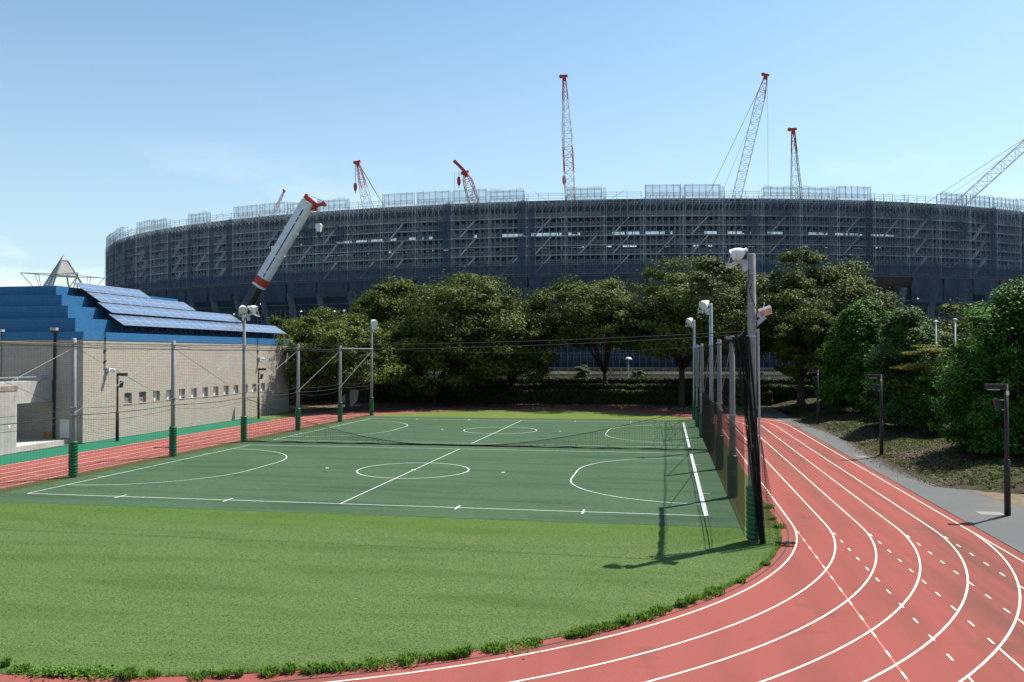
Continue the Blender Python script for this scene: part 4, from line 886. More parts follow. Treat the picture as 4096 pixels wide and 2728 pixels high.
for k in range(len(TP)-1):
    a, b = ell(TP[k]), ell(TP[k+1]); d = b-a; ang = math.atan2(d.y, d.x); A = k % 2 == 0
    def put(name, me, parent=None, loc=(0,0,0)):
        o = link(name, me, parent or stad)
        if parent is None: o.location = a - Vector((EX,EYc,0)) + Matrix.Rotation(ang,3,'Z') @ Vector(loc); o.rotation_euler = (0,0,ang)
        else: o.location = loc
        return o
    fr = put('scaffold_bay', FR[(0 if A else 1)+2*((k//2) % 2)])
    for q in range(NL): put('deck', DK, fr, (0,0,Z0+LIFT*q))
    if A:
        for q in range(3): put('stair_flight', ST, fr, (1.5, .15, Z0+.1+LIFT*2*q))
    elif rs.random() < .6: put('stair_flight', ST, fr, (3.0, .3, Z0+.1+LIFT*2*rs.randint(0,2)))
    put('net_panel', NG[k % 3], fr); put('net_panel', NR_[k % 3], fr)
    if k < 14 or k > 33: put('net_panel', NG[(k+1) % 3], fr, (0,-.3,0))
    tall = k % 5 != 3 and k % 7 != 2
    pa = put('parapet_frame', PA[(0 if tall else 1)+2*((k//3) % 2)])
    if tall: put('net_panel', NP[k % 2], pa); 
    if tall and k % 3: put('net_panel', NPr, pa)
    put('louvre_panel', LV); put('eave', EV)
    put('column', CU, None, (9.4, 3.4, 26.4)); put('column', CL_, None, (9.4, 0, 0))
    put('belt_net', NB[k % 2]); 
    if rs.random() < .8: put('hanging_net', NH[rs.randint(0,2)])
    put('lower_scaffold', LS); put('lower_net', NW[k % 2]); put('lower_net', NW[(k+1) % 2], None, (0,-.25,0))
    for q in range(rs.choice((0,1,1,2))): put('sheet', XS[rs.randint(0,5)], fr)
    for q in range(2):
        put('site_lamp', LA, None, (rs.uniform(1,9), rs.uniform(3,8), 18.6+rs.choice((0,0,-.6,2.6))))
    if rs.random() < .5: put('site_lamp', LA, None, (rs.uniform(1,9), 4, rs.choice((13.6,25.8,29.8))))

# ------------------------------------------------------------------ lattice cranes inside the stadium
def lattice(root, a, b, wd, taper, sec, cols, seed=0, face=None):
    """four chord boom from a (foot) to b (head); sections alternate between the given paints"""
    a = Vector(a); b = Vector(b); d = (b-a); Ln = d.length; d.normalize()
    s1 = d.cross(Vector((0,1,0))).normalized(); s2 = d.cross(s1).normalized(); nsec = len(cols)
    def wdt(u): return wd*(min(1, .35+u/.10*.65) if u < .10 else (1 if u < taper else 1-(u-taper)/(1-taper)*.72))
    for c in range(nsec):
        mb = MB(); u0, u1 = c/nsec, (c+1)/nsec; m_ = max(2, int((u1-u0)*Ln/(wd*.85)))
        cor = lambda u, i: a+d*Ln*u + s1*wdt(u)/2*((-1,1,1,-1)[i]) + s2*wdt(u)/2*((-1,-1,1,1)[i])
        ch = wd*.068; lc = wd*.036
        for j in range(m_):
            ua, ub = u0+(u1-u0)*j/m_, u0+(u1-u0)*(j+1)/m_
            for i in range(4):
                mb.bar(cor(ua,i), cor(ub,i), ch); i2 = (i+1) % 4
                if (j+i) % 2: mb.bar(cor(ua,i), cor(ub,i2), lc)
                else: mb.bar(cor(ua,i2), cor(ub,i), lc)
                mb.bar(cor(ub,i), cor(ub,i2), lc)
        part('boom_section', mb, cols[c], root)
    return d, s1, s2
W_, R_ = white_p, red_p
def crawler(label, tip, low, Yd, wd, cols, taper=.86, hook=None, pend=None, jib=None, line=None):
    """tip/low: points of the boom axis in the photograph (2354 px wide), boom standing at distance Yd"""
    k = 4096/2354.0; pt = camray(tip[0]*k, tip[1]*k, Yd); pl = camray(low[0]*k, low[1]*k, Yd)
    d = (pt-pl).normalized(); foot = pl - d*((pl.z-2.2)/d.z)
    t = thing('crawler_crane', label, 'crane', (foot.x, Yd, 0), 'lattice cranes behind the stadium')
    d, s1, s2 = lattice(t, foot, pt, wd, taper, 0, cols)
    mb = MB(); mb.bar(pt-d*wd*.5, pt+d*wd*.1, wd*.36, wd*.36); mb.bar(pt-s1*wd*.38, pt+s1*wd*.32, wd*.2, wd*.22); mb.tube([pt+s1*wd*.36-s2*.2, pt+s1*wd*.36+s2*.2], wd*.2, 12); part('boom_head', mb, red_p, t)
    if hook:
        h = camray(hook[0]*k, hook[1]*k, Yd); mb = MB(); mb.bar((h.x,Yd,h.z),(h.x,Yd,pt.z), wd*.05); part('hoist_rope', mb, rope_m, t)
        mb = MB(); s = wd*.36; lathe(mb, (h.x,Yd,h.z), (0,0,-1), [(-s*1.2,.02),(-s*.9,s*.45),(0,s*.6),(s*1.2,s*.5),(s*1.8,s*.12),(s*2.4,s*.10),(s*2.5,0)], 10); part('hook_block', mb, red_p, t, True)
    if pend:
        q = camray(pend[0]*k, pend[1]*k, Yd); dd = (q-pt).normalized(); e = pt + dd*((pt.z-6)/-dd.z); 
        for o_ in (-.4, .4):
            mb = MB(); mb.bar(pt+s2*o_, e+s2*o_, .10); part('pendant', mb, rope_m, t)
        mid = pt-d*wd*3; mb = MB(); mb.bar(mid+s1*0, e.lerp(foot,.45)+Vector((0,0,6)), .07); part('pendant', mb, rope_m, t)
    if line:
        q = camray(line[0]*k, line[1]*k, Yd); mb = MB(); mb.bar((q.x,Yd,1),(q.x,Yd,pt.z), .07); part('hoist_rope', mb, rope_m, t)
    if jib:
        j = camray(jib[0]*k, jib[1]*k, Yd); mb = MB(); mb.bar(pt, j, wd*.26, wd*.3); mb.bar(pt+d*.8, j+Vector((0,0,.6)), wd*.12); mb.tube([j-Vector((0,.3,0)), j+Vector((0,.3,0))], wd*.2, 10); part('jib', mb, red_p, t)
    x, y = foot.x, Yd
    mb = MB(); mb.box(x-3.5,x+3.5,y-4.2,y-2.8,0,1.5); mb.box(x-3.5,x+3.5,y+2.8,y+4.2,0,1.5); part('crawler_track', mb, black_p, t)
    mb = MB(); mb.box(x-3,x+6,y-2.2,y+2.2,1.52,4.4); part('machine_house', mb, red_p, t)
crawler('small faint red and white crane tip at the far left over the rim', (654,438), (637,474), 330, 1.9, [W_,R_]*4+[W_,R_], .8, None)
crawler('thick white lattice crane with red tip left of centre, leaning left', (822,372), (846,476), 250, 3.0, [W_,R_,W_,R_,W_,W_,W_,R_], .80, (817,428), (884,476))
crawler('red headed crane with a short hooked jib and hanging red hook', (1070,396), (1090,468), 250, 3.2, [W_,R_,W_,R_,W_,W_,R_,R_], .95, (1055,414), (1106,476), (1046,372), (1045,440))
crawler('tall near vertical red and white crane in the middle of the sky', (1297,175), (1311,455), 260, 3.3, [R_,W_,R_,W_,R_,W_,R_,W_,R_,W_,W_,R_], .80, (1297,412))
crawler('tall slanting grey lattice crane with long stay lines on the right', (1761,172), (1693,455), 270, 3.0, [W_,W_,R_,W_,W_,W_,W_,W_,W_,W_,W_,R_], .92, None, (1637,430), None, (1765,300))
crawler('shorter upright red tipped crane right of the slanting one', (1823,297), (1831,455), 270, 3.4, [R_,W_,R_,W_,R_,W_,R_,W_,W_,R_], .72, None, (1838,430))
crawler('low slanting white crane boom leaving the picture at the right edge', (2420,276), (2225,452), 280, 3.0, [W_,W_,R_,W_,W_,W_,W_,W_,W_,R_], .9, None, (2170,440))

# ------------------------------------------------------------------ trees, hedges, plants
def leaf_mesh(name, C, Nn, size, tone, material, rng, aspect=1.7):
    """C centres (n,3), Nn leaf normals (n,3) -> one mesh of diamond leaves with a per-leaf 'tone' attribute"""
    n = len(C); Nn = Nn/np.linalg.norm(Nn, axis=1, keepdims=True)
    t = rng.normal(size=(n,3)); t -= Nn*np.sum(t*Nn, axis=1, keepdims=True); t /= np.linalg.norm(t, axis=1, keepdims=True); b = np.cross(Nn, t)
    s = size[:,None]
    V = np.empty((n,4,3)); V[:,0] = C-t*s*aspect*.5; V[:,1] = C+b*s*.5+t*s*.1; V[:,2] = C+t*s*aspect*.5-Nn*s*.12; V[:,3] = C-b*s*.5+t*s*.1
    me = bpy.data.meshes.new(name); me.vertices.add(4*n); me.vertices.foreach_set('co', V.reshape(-1))
    me.loops.add(4*n); me.loops.foreach_set('vertex_index', np.arange(4*n, dtype=np.int32)); me.polygons.add(n)
    me.polygons.foreach_set('loop_start', np.arange(0, 4*n, 4, dtype=np.int32)); me.polygons.foreach_set('loop_total', np.full(n, 4, dtype=np.int32))
    at = me.attributes.new('tone', 'FLOAT', 'FACE'); at.data.foreach_set('value', np.clip(tone,0,1).astype(np.float32))
    me.materials.append(material); me.update(calc_edges=True); return me

def tree(name, label, base, fork, cz, rad, nclump, nleaf, lsize, material, seed, trunk_r=.28, cat='tree', group=None, shift=(0,0), clump=.17, lean=(0,0), up=.7, low=-.75, flat=.62, limbs=True, bump=.15, layered=False, droop=0.0, cone=False):
    """rad = crown half axes; cz = crown centre height above the base"""
    rng = np.random.default_rng(seed); x, y, z = base; t = thing(name, label, cat, base, group)
    cc = np.array([x+shift[0], y+shift[1], z+cz]); rad = np.array(rad, float)
    ph = rng.uniform(0, 6.28, (6,)); fr = rng.integers(2, 5, (6,))
    dense = bump < .13; fuzz = .03 if dense else .14
    nclump = int(nclump*(1 if layered else 1.25 if dense else 1.9)); clump *= 1 if layered else .92 if dense else .74; nleaf = int(nleaf*1.25); lsize *= .88
    cl = []
    while len(cl) < nclump:
        v = rng.normal(size=3); v /= np.linalg.norm(v)
        if v[2] < low: continue
        th = math.atan2(v[1], v[0]); env = 1 + bump*(math.sin(fr[0]*th+ph[0]+2*v[2]) + .7*math.sin(fr[1]*th+ph[1]-3*v[2]) + .5*math.sin(5*v[2]+ph[2]))/2
        r = rng.random()**.34*env*(1.0+.10*rng.random())
        p = v*r*rad
        if cone:                                   # upright crown, widest in its lower third
            h = rng.random()**.8; prof = (1-h**2.2)**.55*(.80+.20*min(1, h*5)); q = rng.random()**.22*env; p = np.array([math.cos(th)*prof*q*rad[0], math.sin(th)*prof*q*rad[1], (2*h-1)*rad[2]*(.97+.05*rng.random())])
        if layered: p[2] = round(p[2]/1.3)*1.3 + rng.normal()*.12 - droop*np.hypot(p[0],p[1])*.15
        cl.append(cc+p)
    cl = np.array(cl); per = rng.multinomial(nleaf, rng.dirichlet(np.full(nclump, 3.0)))
    idx = np.repeat(np.arange(nclump), per); n = len(idx)
    cr_ = clump*rad.mean()*rng.uniform(.45, 1.5, nclump)
    g_ = rng.normal(size=(n,3)); g_ /= np.maximum(np.linalg.norm(g_, axis=1, keepdims=True), 1e-6); g_ *= (rng.random((n,1))**.5)*np.where(rng.random((n,1)) < fuzz, rng.uniform(1.0,1.75,(n,1)), 1.0)
    off = g_*cr_[idx][:,None]*np.array([1.25,1.25,flat])
    P = cl[idx] + off
    out = (P-cc)/rad; nor = out*.5 + off/np.maximum(np.linalg.norm(off,axis=1,keepdims=True),1e-6)*.5 + np.array([0,0,up]) + rng.normal(size=(n,3))*.55
    tone = .5 + .16*rng.normal(size=n) + .17*rng.normal(size=nclump)[idx]
    keep = P[:,2] > z+.25
    me = leaf_mesh('crown', P[keep]-np.array(base), nor[keep], lsize*rng.uniform(.6,1.35,n)[keep], tone[keep], material, rng)
    link('crown', me, t)
    # trunk and limbs
    mb = MB(); fx, fy = x+lean[0], y+lean[1]
    mb.tube([(x,y,z-.1),(x+lean[0]*.2,y,z+.25),(x+lean[0]*.5,y+lean[1]*.5,z+fork*.5),(fx,fy,z+fork)], [trunk_r*1.5,trunk_r*1.08,trunk_r*.92,trunk_r*.85], 10)
    part('trunk', mb, bark, t, True)
    if limbs:
        mb = MB(); order = rng.permutation(nclump)[:min(nclump, 40)]; F = np.array([fx,fy,z+fork])
        mains = []
        for k in range(6):
            a = 6.28*k/6+rng.uniform(-.4,.4); e = cc + np.array([math.cos(a)*rad[0]*.45, math.sin(a)*rad[1]*.45, rad[2]*rng.uniform(-.15,.35)]); m1 = F*.5+e*.5+np.array([0,0,-.06*rad[2]])
            mb.tube([F-np.array([0,0,.25]), m1, e], [trunk_r*.6, trunk_r*.42, trunk_r*.22], 7); mains.append((F,m1,e))
        for k in order:
            e = cl[k]; b0 = min(mains, key=lambda q: np.linalg.norm(q[2]-e)); s_ = b0[1]*.4+b0[2]*.6 if rng.random() < .6 else b0[1]
            md = s_*.45+e*.55+np.array([0,0,.04*rad[2]*rng.normal()]); mb.tube([s_, md, e], [trunk_r*.24, trunk_r*.14, trunk_r*.05], 5)
        part('limb', mb, bark, t, True)
    return t
TG = 'trees behind the far bend'; TR = 'trees along the right walk'
tree('cherry_tree', 'low spreading olive green tree overhanging the end of the beige wall', (-7.6,57.6,-.02), 2.0, 6.2, (7.4,6.6,4.6), 110, 62000, .20, leaf_yel, 1, .30, 'tree', TG, (-1.2,-1.6), .24, up=.9, flat=.5, low=-.9)
tree('zelkova_tree', 'dark tree behind the far end of the building, left of the low spreading one', (-19.0,68.0,0), 3.0, 6.4, (7.5,6.0,5.2), 80, 40000, .21, leaf_zelk, 23, .30, 'tree', TG, (0,0), .25, low=-1)
tree('cherry_tree', 'low spreading tree reaching over the track behind the last left floodlight', (-1.0,70.4,-.02), 2.0, 5.8, (7.4,8.4,4.6), 90, 52000, .20, leaf_yel, 2, .24, 'tree', TG, (1.0,-4.0), .24, up=.9, flat=.5, low=-.9)
tree('zelkova_tree', 'yellowish green topped tree behind the left floodlight pole, nearest the dark boom', (-8.0,75.5,1.0), 4.0, 9.8, (6.6,5.5,5.4), 80, 46000, .21, leaf_yel, 3, .30, 'tree', TG, (0,0), .26)
tree('zelkova_tree', 'broad dark vase shaped tree left of centre with many fanned limbs', (3.4,73.0,0.0), 3.4, 9.8, (9.2,9.6,6.2), 130, 82000, .21, leaf_zelk, 4, .36, 'tree', TG, (1.2,-4.0), .22, low=-.8)
tree('zelkova_tree', 'smaller leaning tree in front of the low railing, left of the forked one', (8.3,72.0,0.0), 2.4, 7.4, (5.2,7.5,4.6), 56, 30000, .20, leaf_zelk, 5, .26, 'tree', TG, (2.0,-4.0), .24, lean=(.5,0), low=-.85)
tree('zelkova_tree', 'fork trunked tree in the centre behind the halfway line', (20.6,75.0,1.0), 3.0, 9.2, (6.8,9.6,5.0), 90, 56000, .20, leaf_zelk, 6, .34, 'tree', TG, (-1.2,-6.0), .22, low=-.6)
tree('zelkova_tree', 'tall full crowned tree behind the three far right fence poles', (30.2,69.5,0.0), 4.6, 10.6, (8.6,9.0,6.0), 125, 80000, .20, leaf_zelk, 7, .40, 'tree', TG, (1.2,-3.0), .22, low=-.8)
tree('zelkova_tree', 'tallest dark tree right of the tall near floodlight pole', (43.4,66.0,.6), 4.2, 10.2, (7.4,8.0,6.1), 125, 80000, .20, leaf_zelk, 8, .42, 'tree', TR, (1.6,0), .22, low=-.85)
tree('zelkova_tree', 'tree filling the gap behind the tall near floodlight pole', (36.6,77.0,1.0), 4.0, 9.6, (5.6,6.0,6.0), 66, 36000, .21, leaf_zelk, 18, .34, 'tree', TG, (0,0), .26, low=-.9)
tree('shade_tree', 'light green open tree standing before the tallest right tree', (44.6,58.5,.75), 2.4, 6.0, (4.9,4.2,4.0), 70, 32000, .17, leaf_yel, 9, .22, 'tree', TR, (.2,-.5), .22, up=.9, low=-.8, flat=.5)
tree('shade_tree', 'slim tree with several thin stems in the shade far right of the track', (48.0,66.0,.8), 3.0, 5.6, (5.0,4.0,4.8), 60, 28000, .19, leaf_zelk, 19, .20, 'tree', TR, (0,0), .25, low=-.95)
tree('camphor_tree', 'dense rounded green tree, the farthest of the clipped ones on the right', (46.7,50.0,.8), 1.2, 5.1, (3.7,4.0,4.9), 260, 110000, .15, leaf_camph, 10, .25, 'tree', TR, (0,0), .19, up=1.15, low=-1, flat=.85, bump=.10, cone=True)
tree('camphor_tree', 'dense rounded grey green tree between the two clipped green ones', (46.3,34.5,.75), 1.3, 4.4, (2.7,3.2,4.2), 220, 92000, .12, leaf_grey, 11, .26, 'tree', TR, (0,0), .20, up=1.15, low=-1, flat=.85, bump=.10, cone=True)
tree('camphor_tree', 'big bright topped dense tree at the right edge', (48.0,17.8,.75), 1.3, 4.5, (4.4,4.0,4.7), 300, 135000, .115, leaf_camph, 12, .30, 'tree', TR, (.2,0), .18, up=1.15, low=-1, flat=.85, bump=.12, cone=True)
tree('shade_tree', 'dense dark tree between the two clipped rounded ones, half hidden', (48.6,42.5,.8), 1.4, 2.8, (3.0,3.6,2.6), 90, 36000, .15, leaf_camph, 21, .24, 'tree', TR, (0,0), .22, low=-1, flat=.85, bump=.12)
tree('maple_tree', 'thin yellowing maple with level layered branches between the right trees', (48.4,31.0,.8), 2.0, 4.4, (2.6,2.2,1.9), 60, 13000, .11, leaf_maple, 13, .10, 'tree', TR, (-1.0,-.6), .26, up=1.4, low=-.8, flat=.22, layered=True)
tree('shrub_tree', 'bushy bright shrub at the foot of the big right tree', (46.8,28.6,.75), .5, 2.2, (1.8,2.2,2.2), 50, 15000, .10, leaf_camph, 14, .10, 'shrub', TR, (0,0), .28, up=.9, low=-.9)
tree('shade_tree', 'shadowy tree beyond the right edge behind the nearest lamp post', (53.5,12.0,.8), 2.0, 4.6, (4.6,4.6,4.4), 80, 36000, .13, leaf_camph, 15, .26, 'tree', TR, (0,0), .24, low=-.95)
tree('shade_tree', 'dark tree closing the gap behind the clipped trees on the right', (53.0,46.0,.8), 2.0, 4.6, (5.6,5.0,4.8), 70, 34000, .18, leaf_zelk, 16, .26, 'tree', TR, (0,0), .25, low=-1)
tree('shade_tree', 'dark tree closing the gap behind the yellowing maple', (54.0,30.0,.8), 2.0, 4.2, (4.6,5.0,4.2), 70, 34000, .16, leaf_camph, 17, .26, 'tree', TR, (0,0), .25, low=-1)

def hedge(label, x0, x1, y0, y1, z0, z1, n, ls, material, seed, wob=.10):
    rng = np.random.default_rng(seed); t = thing('hedge', label, 'hedge', ((x0+x1)/2,(y0+y1)/2,z0), 'clipped hedges on the bank')
    mb = MB(); mb.box(x0,x1,y0+.08,y1-.08,z0-.05,z1-.10); part('core', mb, mat('hedge_core',(0.012,0.014,0.007),.95), t)
    f = rng.random(n); A = np.empty((n,3)); Nn = np.empty((n,3)); top = f < .42; X = rng.uniform(x0,x1,n)
    A[:,0] = X; A[:,1] = np.where(top, rng.uniform(y0,y1,n), y0+rng.normal(0,.06,n)); A[:,2] = np.where(top, z1+rng.normal(0,.06,n)+wob*np.sin(X*.9+seed)*.5+wob*np.sin(X*2.3)*.4, rng.uniform(z0,z1,n))
    Nn[:] = rng.normal(size=(n,3))*.6; Nn[:,2] += np.where(top,1.0,.35); Nn[:,1] += np.where(top,0,-.8)
    o = link('foliage', leaf_mesh('foliage', A-np.array(wpos(t)), Nn, ls*rng.uniform(.6,1.4,n), .5+.22*rng.normal(size=n), material, rng), t)
hedge('lowest and darkest clipped hedge behind the far bend', -30, 41, 71.6, 73.6, 0, 1.62, 30000, .14, leaf_hedge, 1)
hedge('middle clipped hedge of the three behind the far bend', -30, 44, 74.4, 76.0, .6, 2.30, 26000, .14, leaf_hedge, 2)
hedge('topmost clipped hedge just below the grey railing', -30, 48, 77.6, 79.2, 1.4, 2.98, 26000, .14, leaf_hedge, 3)
hedge('dark hedge in the shade behind the right hand trees', 55.5, 57.5, 8, 70, .7, 2.6, 24000, .15, leaf_hedge, 4)
hedge('hedge at the end of the right walk under the tallest tree', 41.5, 56, 74, 75.6, .3, 2.2, 12000, .14, leaf_hedge, 5)
for (x,y,z,r,s,lb) in ((17.0,80.6,2.7,1.35,1,'pale leafy shrub rising over the top hedge, left of the forked tree'),(24.6,80.4,2.7,.85,2,'small pale shrub over the top hedge, right of the forked tree'),(7.2,80.6,2.7,1.5,3,'pale shrub over the top hedge behind the leaning tree'),(39.5,80.2,2.7,1.2,4,'pale shrub beside the tall near pole beyond the hedge')):
    tree('shrub', lb, (x,y,z), .3, .75, (r,r*.7,r*.8), 14, 2200, .20, leaf_shrub, 60+s, .05, 'shrub', 'shrubs along the railing', (0,0), .35, up=.9, limbs=False, low=-.6)
# grey railing on the raised walk and a mushroom lamp
rl = thing('railing', 'long grey railing on the raised walk behind the hedges', 'railing', (16,82.5,2.7))
for x in np.arange(-14, 50, 1.45):
    mb = MB(); mb.bar((x,82.5,2.7),(x,82.5,4.35), .07); part('post', mb, galv, rl)
for z in (4.35, 3.1):
    mb = MB(); mb.bar((-14,82.5,z),(50,82.5,z), .09); part('rail', mb, galv, rl)
mb = MB(); mb.box(-14,50,82.6,82.63,3.2,4.25); part('mesh_panel', mb, netmat('rail_mesh',(0.16,0.18,0.20),.45), rl)
mb = MB(); mb.box(-40,90,83.5,83.7,2.7,3.5); single('kerb_wall', mb, concrete, 'low pale concrete wall behind the railing', 'wall', (16,83.6,2.7))
ml = thing('garden_lamp', 'small white hooded lamp seen through the fork of the central tree', 'lamp', (23.3,81.5,2.7)); mb = MB(); mb.tube([(23.3,81.5,2.7),(23.3,81.5,5.5)], .07, 8); part('post', mb, lamp_white, ml)
mb = MB(); lathe(mb, (23.3,81.5,5.85), (0,0,-1), [(0,.02),(.02,.25),(.28,.52),(.34,.50),(.34,0)], 14); part('hood', mb, lamp_white, ml, True)
mb = MB(); mb.bar((12.2,74.1,0),(12.2,74.1,4.1), .12); single('stake', mb, brown_metal, 'thin dark post standing before the hedges left of the forked tree', 'post', (12.2,74.1,0))
# white sheets glimpsed behind the left net
mb = MB(); mb.poly([(-8.6,57.5,1.1),(-7.2,57.6,.25),(-6.4,57.5,1.0),(-6.2,57.4,2.2),(-7.4,57.5,2.3)]); mb.poly([(-9.6,57.8,2.9),(-8.4,57.8,2.6),(-8.2,57.8,3.9),(-9.2,57.8,3.7)])
single('white_sheet', mb, mat('sheet_cloth',(0.42,0.44,0.47),.8), 'torn white sheeting hanging in the shade behind the far left net', 'sheeting', (-7.5,57.5,0))

# ------------------------------------------------------------------ ground cover nobody could count
rng = np.random.default_rng(77); n = 170000
P = np.c_[rng.uniform(-2, 32.3, n), rng.uniform(-18.7, -2.2, n), np.full(n, ZG+.012)]
ex = (P[:,0]-14.6)/np.where(P[:,0] < 14.6, 16.5, 17.65); ok = ex*ex + ((P[:,1]+1.3)/17.35)**2 < 1; P = P[ok]; n = len(P)
patch = .5+.5*np.sin(P[:,0]*.5+np.sin(P[:,1]*.9)*2)*np.sin(P[:,1]*1.1+P[:,0]*.13)
o = link('grass', leaf_mesh('grass', P, np.c_[rng.normal(size=(n,2))*.28, np.full(n,1.0)], rng.uniform(.012,.020,n), .45+.25*rng.normal(size=n)+.2*(patch-.5), leafmat('turf_fibre', (0.058,0.098,0.026), (0.135,0.185,0.070), .1), rng, 2.6)); tag(o, 'fine artificial grass pile of the near lawn', 'grass', kind='stuff')
n = 70000; X = 41.0+rng.random(n)**1.4*16; Y = rng.uniform(8.2, 80, n); Z = np.array([bank_h(a,b) for a,b in zip(X,Y)]); ok = Z > 0; X, Y, Z = X[ok], Y[ok], Z[ok]; n = len(X)
gpat = np.sin(X*.8+1.3)*np.sin(Y*.45)+.4*np.sin(X*2.1+Y*1.7)
isg = (gpat > .15) & (rng.random(n) < .8)
for nm, sel, mt_, sz, lb in (('leaf_litter', ~isg, leafmat('litter', (0.040,0.026,0.012), (0.170,0.120,0.065), .1), .075, 'fallen brown leaves strewn over the bank under the right trees'), ('grass', isg, leafmat('bank_blade', (0.030,0.052,0.008), (0.100,0.140,0.026), .3), .085, 'thin grass patches growing on the bank beside the walk')):
    k = int(sel.sum()); Q = np.c_[X[sel], Y[sel], Z[sel]+.02]
    o = link(nm, leaf_mesh(nm, Q, np.c_[rng.normal(size=(k,2))*(.9 if nm == 'grass' else .35), np.ones(k)], sz*rng.uniform(.5,1.4,k), .4+.28*rng.normal(size=k), mt_, rng)); tag(o, lb, 'ground cover', kind='stuff')
n = 26000; P = np.c_[rng.uniform(-20,46,n), rng.uniform(59.5,71.4,n), np.full(n,.02)]; ok = rng.random(n) < np.clip((P[:,1]-58.5)/9,.12,1); P = P[ok]; n = len(P)
o = link('leaf_litter', leaf_mesh('leaf_litter', P, np.c_[rng.normal(size=(n,2))*.35, np.ones(n)], rng.uniform(.05,.12,n), .4+.28*rng.normal(size=n), MATS['litter'], rng)); tag(o, 'fallen leaves under the trees behind the far bend', 'ground cover', kind='stuff')
n = 5000; e = rng.random(n); Y = rng.uniform(9,58,n); X = 41.1+.45*np.sin(Y*.21+1)-np.abs(rng.normal(0,.35,n)); P = np.c_[X, Y, np.full(n,.018)]
o = link('leaf_litter', leaf_mesh('leaf_litter', P, np.c_[rng.normal(size=(n,2))*.3, np.ones(n)], rng.uniform(.03,.07,n), .4+.28*rng.normal(size=n), MATS['litter'], rng)); tag(o, 'dry leaves scattered along the edge of the asphalt walk', 'ground cover', kind='stuff')

# ------------------------------------------------------------------ weeds along the kerb
f_ = 3329.0
def ground_px(px, py):
    d = np.array(_fw) + np.array(_r2)*((px-2048)/f_) + np.array(_u2)*((1364-py)/f_); return CAM + d*(-CAM[2]/d[2])
n = 9000; aa = rng.uniform(1.5*math.pi-.12, 2*math.pi, n); dens = .5+.5*np.sin(aa*23+np.sin(aa*57)*1.5); rr_ = np.abs(rng.normal(0,.10,n)) - .03; keep = rng.random(n) < .25+.75*dens
P = np.c_[14.6+(17.75-rr_)*np.cos(aa), -1.3+(17.45-rr_)*np.sin(aa), np.full(n, ZG)][keep]; n = len(P); V = []; F = []; T = []
for k in range(n):
    a = rng.uniform(0,6.28); l = rng.uniform(.03,.10); d_ = rng.uniform(.2,.8)*l; wx, wy = -math.sin(a)*.007, math.cos(a)*.007; b0 = len(V); x, y, z = P[k]
    V += [(x-wx,y-wy,z),(x+wx,y+wy,z),(x+math.cos(a)*d_,y+math.sin(a)*d_,z+l)]; F.append((b0,b0+1,b0+2)); T.append(.45+.3*rng.normal())
me = bpy.data.meshes.new('kerb_grass'); me.from_pydata(V, [], F); me.materials.append(weed_m); at = me.attributes.new('tone','FLOAT','FACE'); at.data.foreach_set('value', np.clip(T,0,1).astype(np.float32))
tag(link('grass', me), 'short ragged grass along the edge of the lawn by the kerb', 'grass', kind='stuff')
WP = [(2000+x/1.9625, 2200+y/1.9625) for x,y in ((2085,118),(1890,255),(1685,345),(1600,380),(1500,415),(1430,442),(1320,475),(1240,500),(1150,535),(1040,565),(985,578),(830,620),(890,605),(715,645),(640,668),(560,685),(250,742),(100,772))]
WP += [(1200+x/1.8115, 2300+y/1.8115) for x,y in ((1410,550),(1200,585),(1130,598),(1050,606),(940,620),(790,638),(720,645),(560,662),(500,668),(390,680),(270,690),(180,700),(90,705))]
WP += [(x/1.8115, 2400+y/1.8115) for x,y in ((2300,518),(2100,530),(1950,545),(1730,555),(1620,558),(1460,562),(1080,560),(930,568),(800,548),(700,548),(600,543),(520,540),(430,540),(330,538),(150,515),(40,485))]
WP += [(3000+x/2.1487, 1600+y/2.1487) for x,y in ((258,1100),(195,1030),(160,930))]
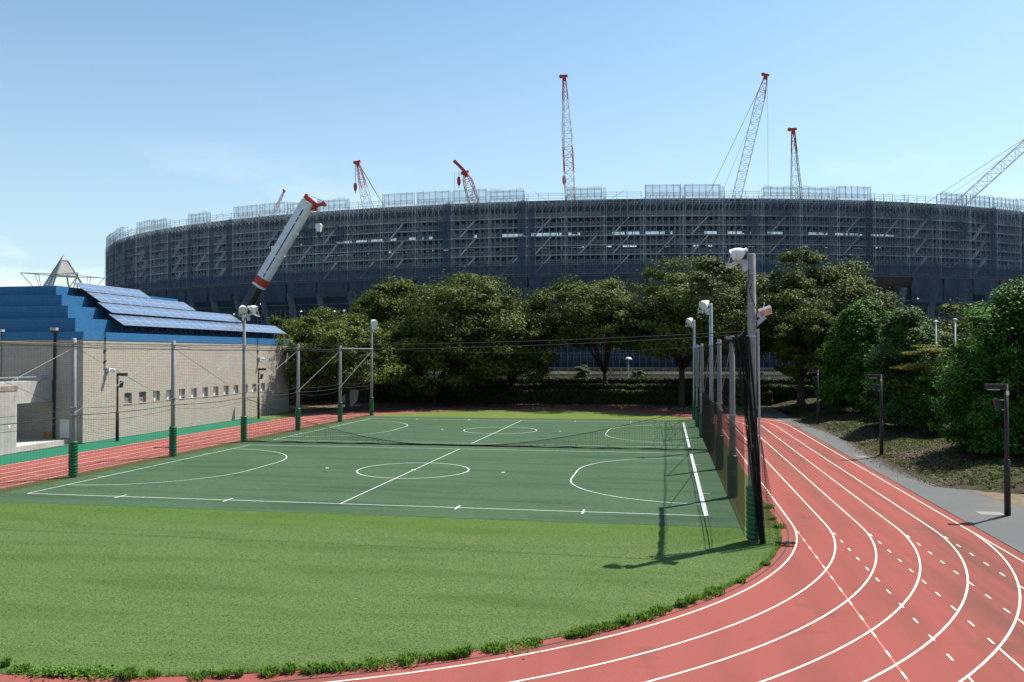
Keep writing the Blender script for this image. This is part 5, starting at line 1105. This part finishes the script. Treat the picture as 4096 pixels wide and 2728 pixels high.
for i, (px, py) in enumerate(WP):
    p = ground_px(px, py); rng = np.random.default_rng(300+i); leafy = i in (17, 24, 25, 39, 40, 41, 42, 43, 44); nb = int(rng.uniform(80,200)); hh = rng.uniform(.10,.22)*(.7 if i % 3 == 0 else 1); rad = rng.uniform(.07,.26)
    loc = np.array([p[0], p[1], ZG])
    if leafy:
        C_ = np.c_[rng.normal(0,rad,nb), rng.normal(0,rad*.7,nb), rng.uniform(.02,.12,nb)]; me = leaf_mesh('weed', C_, np.array([0,0,1.0])+rng.normal(size=(nb,3))*.5, rng.uniform(.03,.07,nb), .6+.25*rng.normal(size=nb), weed_m, rng, 1.3)
    else:
        V = []; F = []; T = []
        for k in range(nb):
            a = rng.uniform(0,6.28); r0 = rad*rng.random()**.6; bx_, by_ = r0*math.cos(a), r0*math.sin(a)*.8; l = hh*rng.uniform(.5,1.25); lean_ = rng.uniform(.1,.75)*l; c = a+rng.uniform(-.9,.9); wx, wy = -math.sin(c)*.011, math.cos(c)*.011
            m_ = (bx_+math.cos(c)*lean_*.4, by_+math.sin(c)*lean_*.4, l*.65); e = (bx_+math.cos(c)*lean_, by_+math.sin(c)*lean_, l*rng.uniform(.6,1.0)); b0 = len(V)
            V += [(bx_-wx,by_-wy,0),(bx_+wx,by_+wy,0),(m_[0]+wx,m_[1]+wy,m_[2]),(m_[0]-wx,m_[1]-wy,m_[2]),e]; F += [(b0,b0+1,b0+2,b0+3),(b0+3,b0+2,b0+4)]; v = .5+.28*rng.normal(); T += [v,v]
        me = bpy.data.meshes.new('weed'); me.from_pydata(V, [], F); me.materials.append(weed_m); at = me.attributes.new('tone','FLOAT','FACE'); at.data.foreach_set('value', np.clip(T,0,1).astype(np.float32))
    o = link('weed_tuft', me); o.location = loc
    if leafy: tag(o, 'low broad leaved weed patch creeping along the kerb', 'weed', 'leafy weeds along the kerb', 'stuff')
    else: tag(o, 'tuft of grassy green weed growing along the kerb between turf and red track', 'weed', 'weed tufts along the kerb')
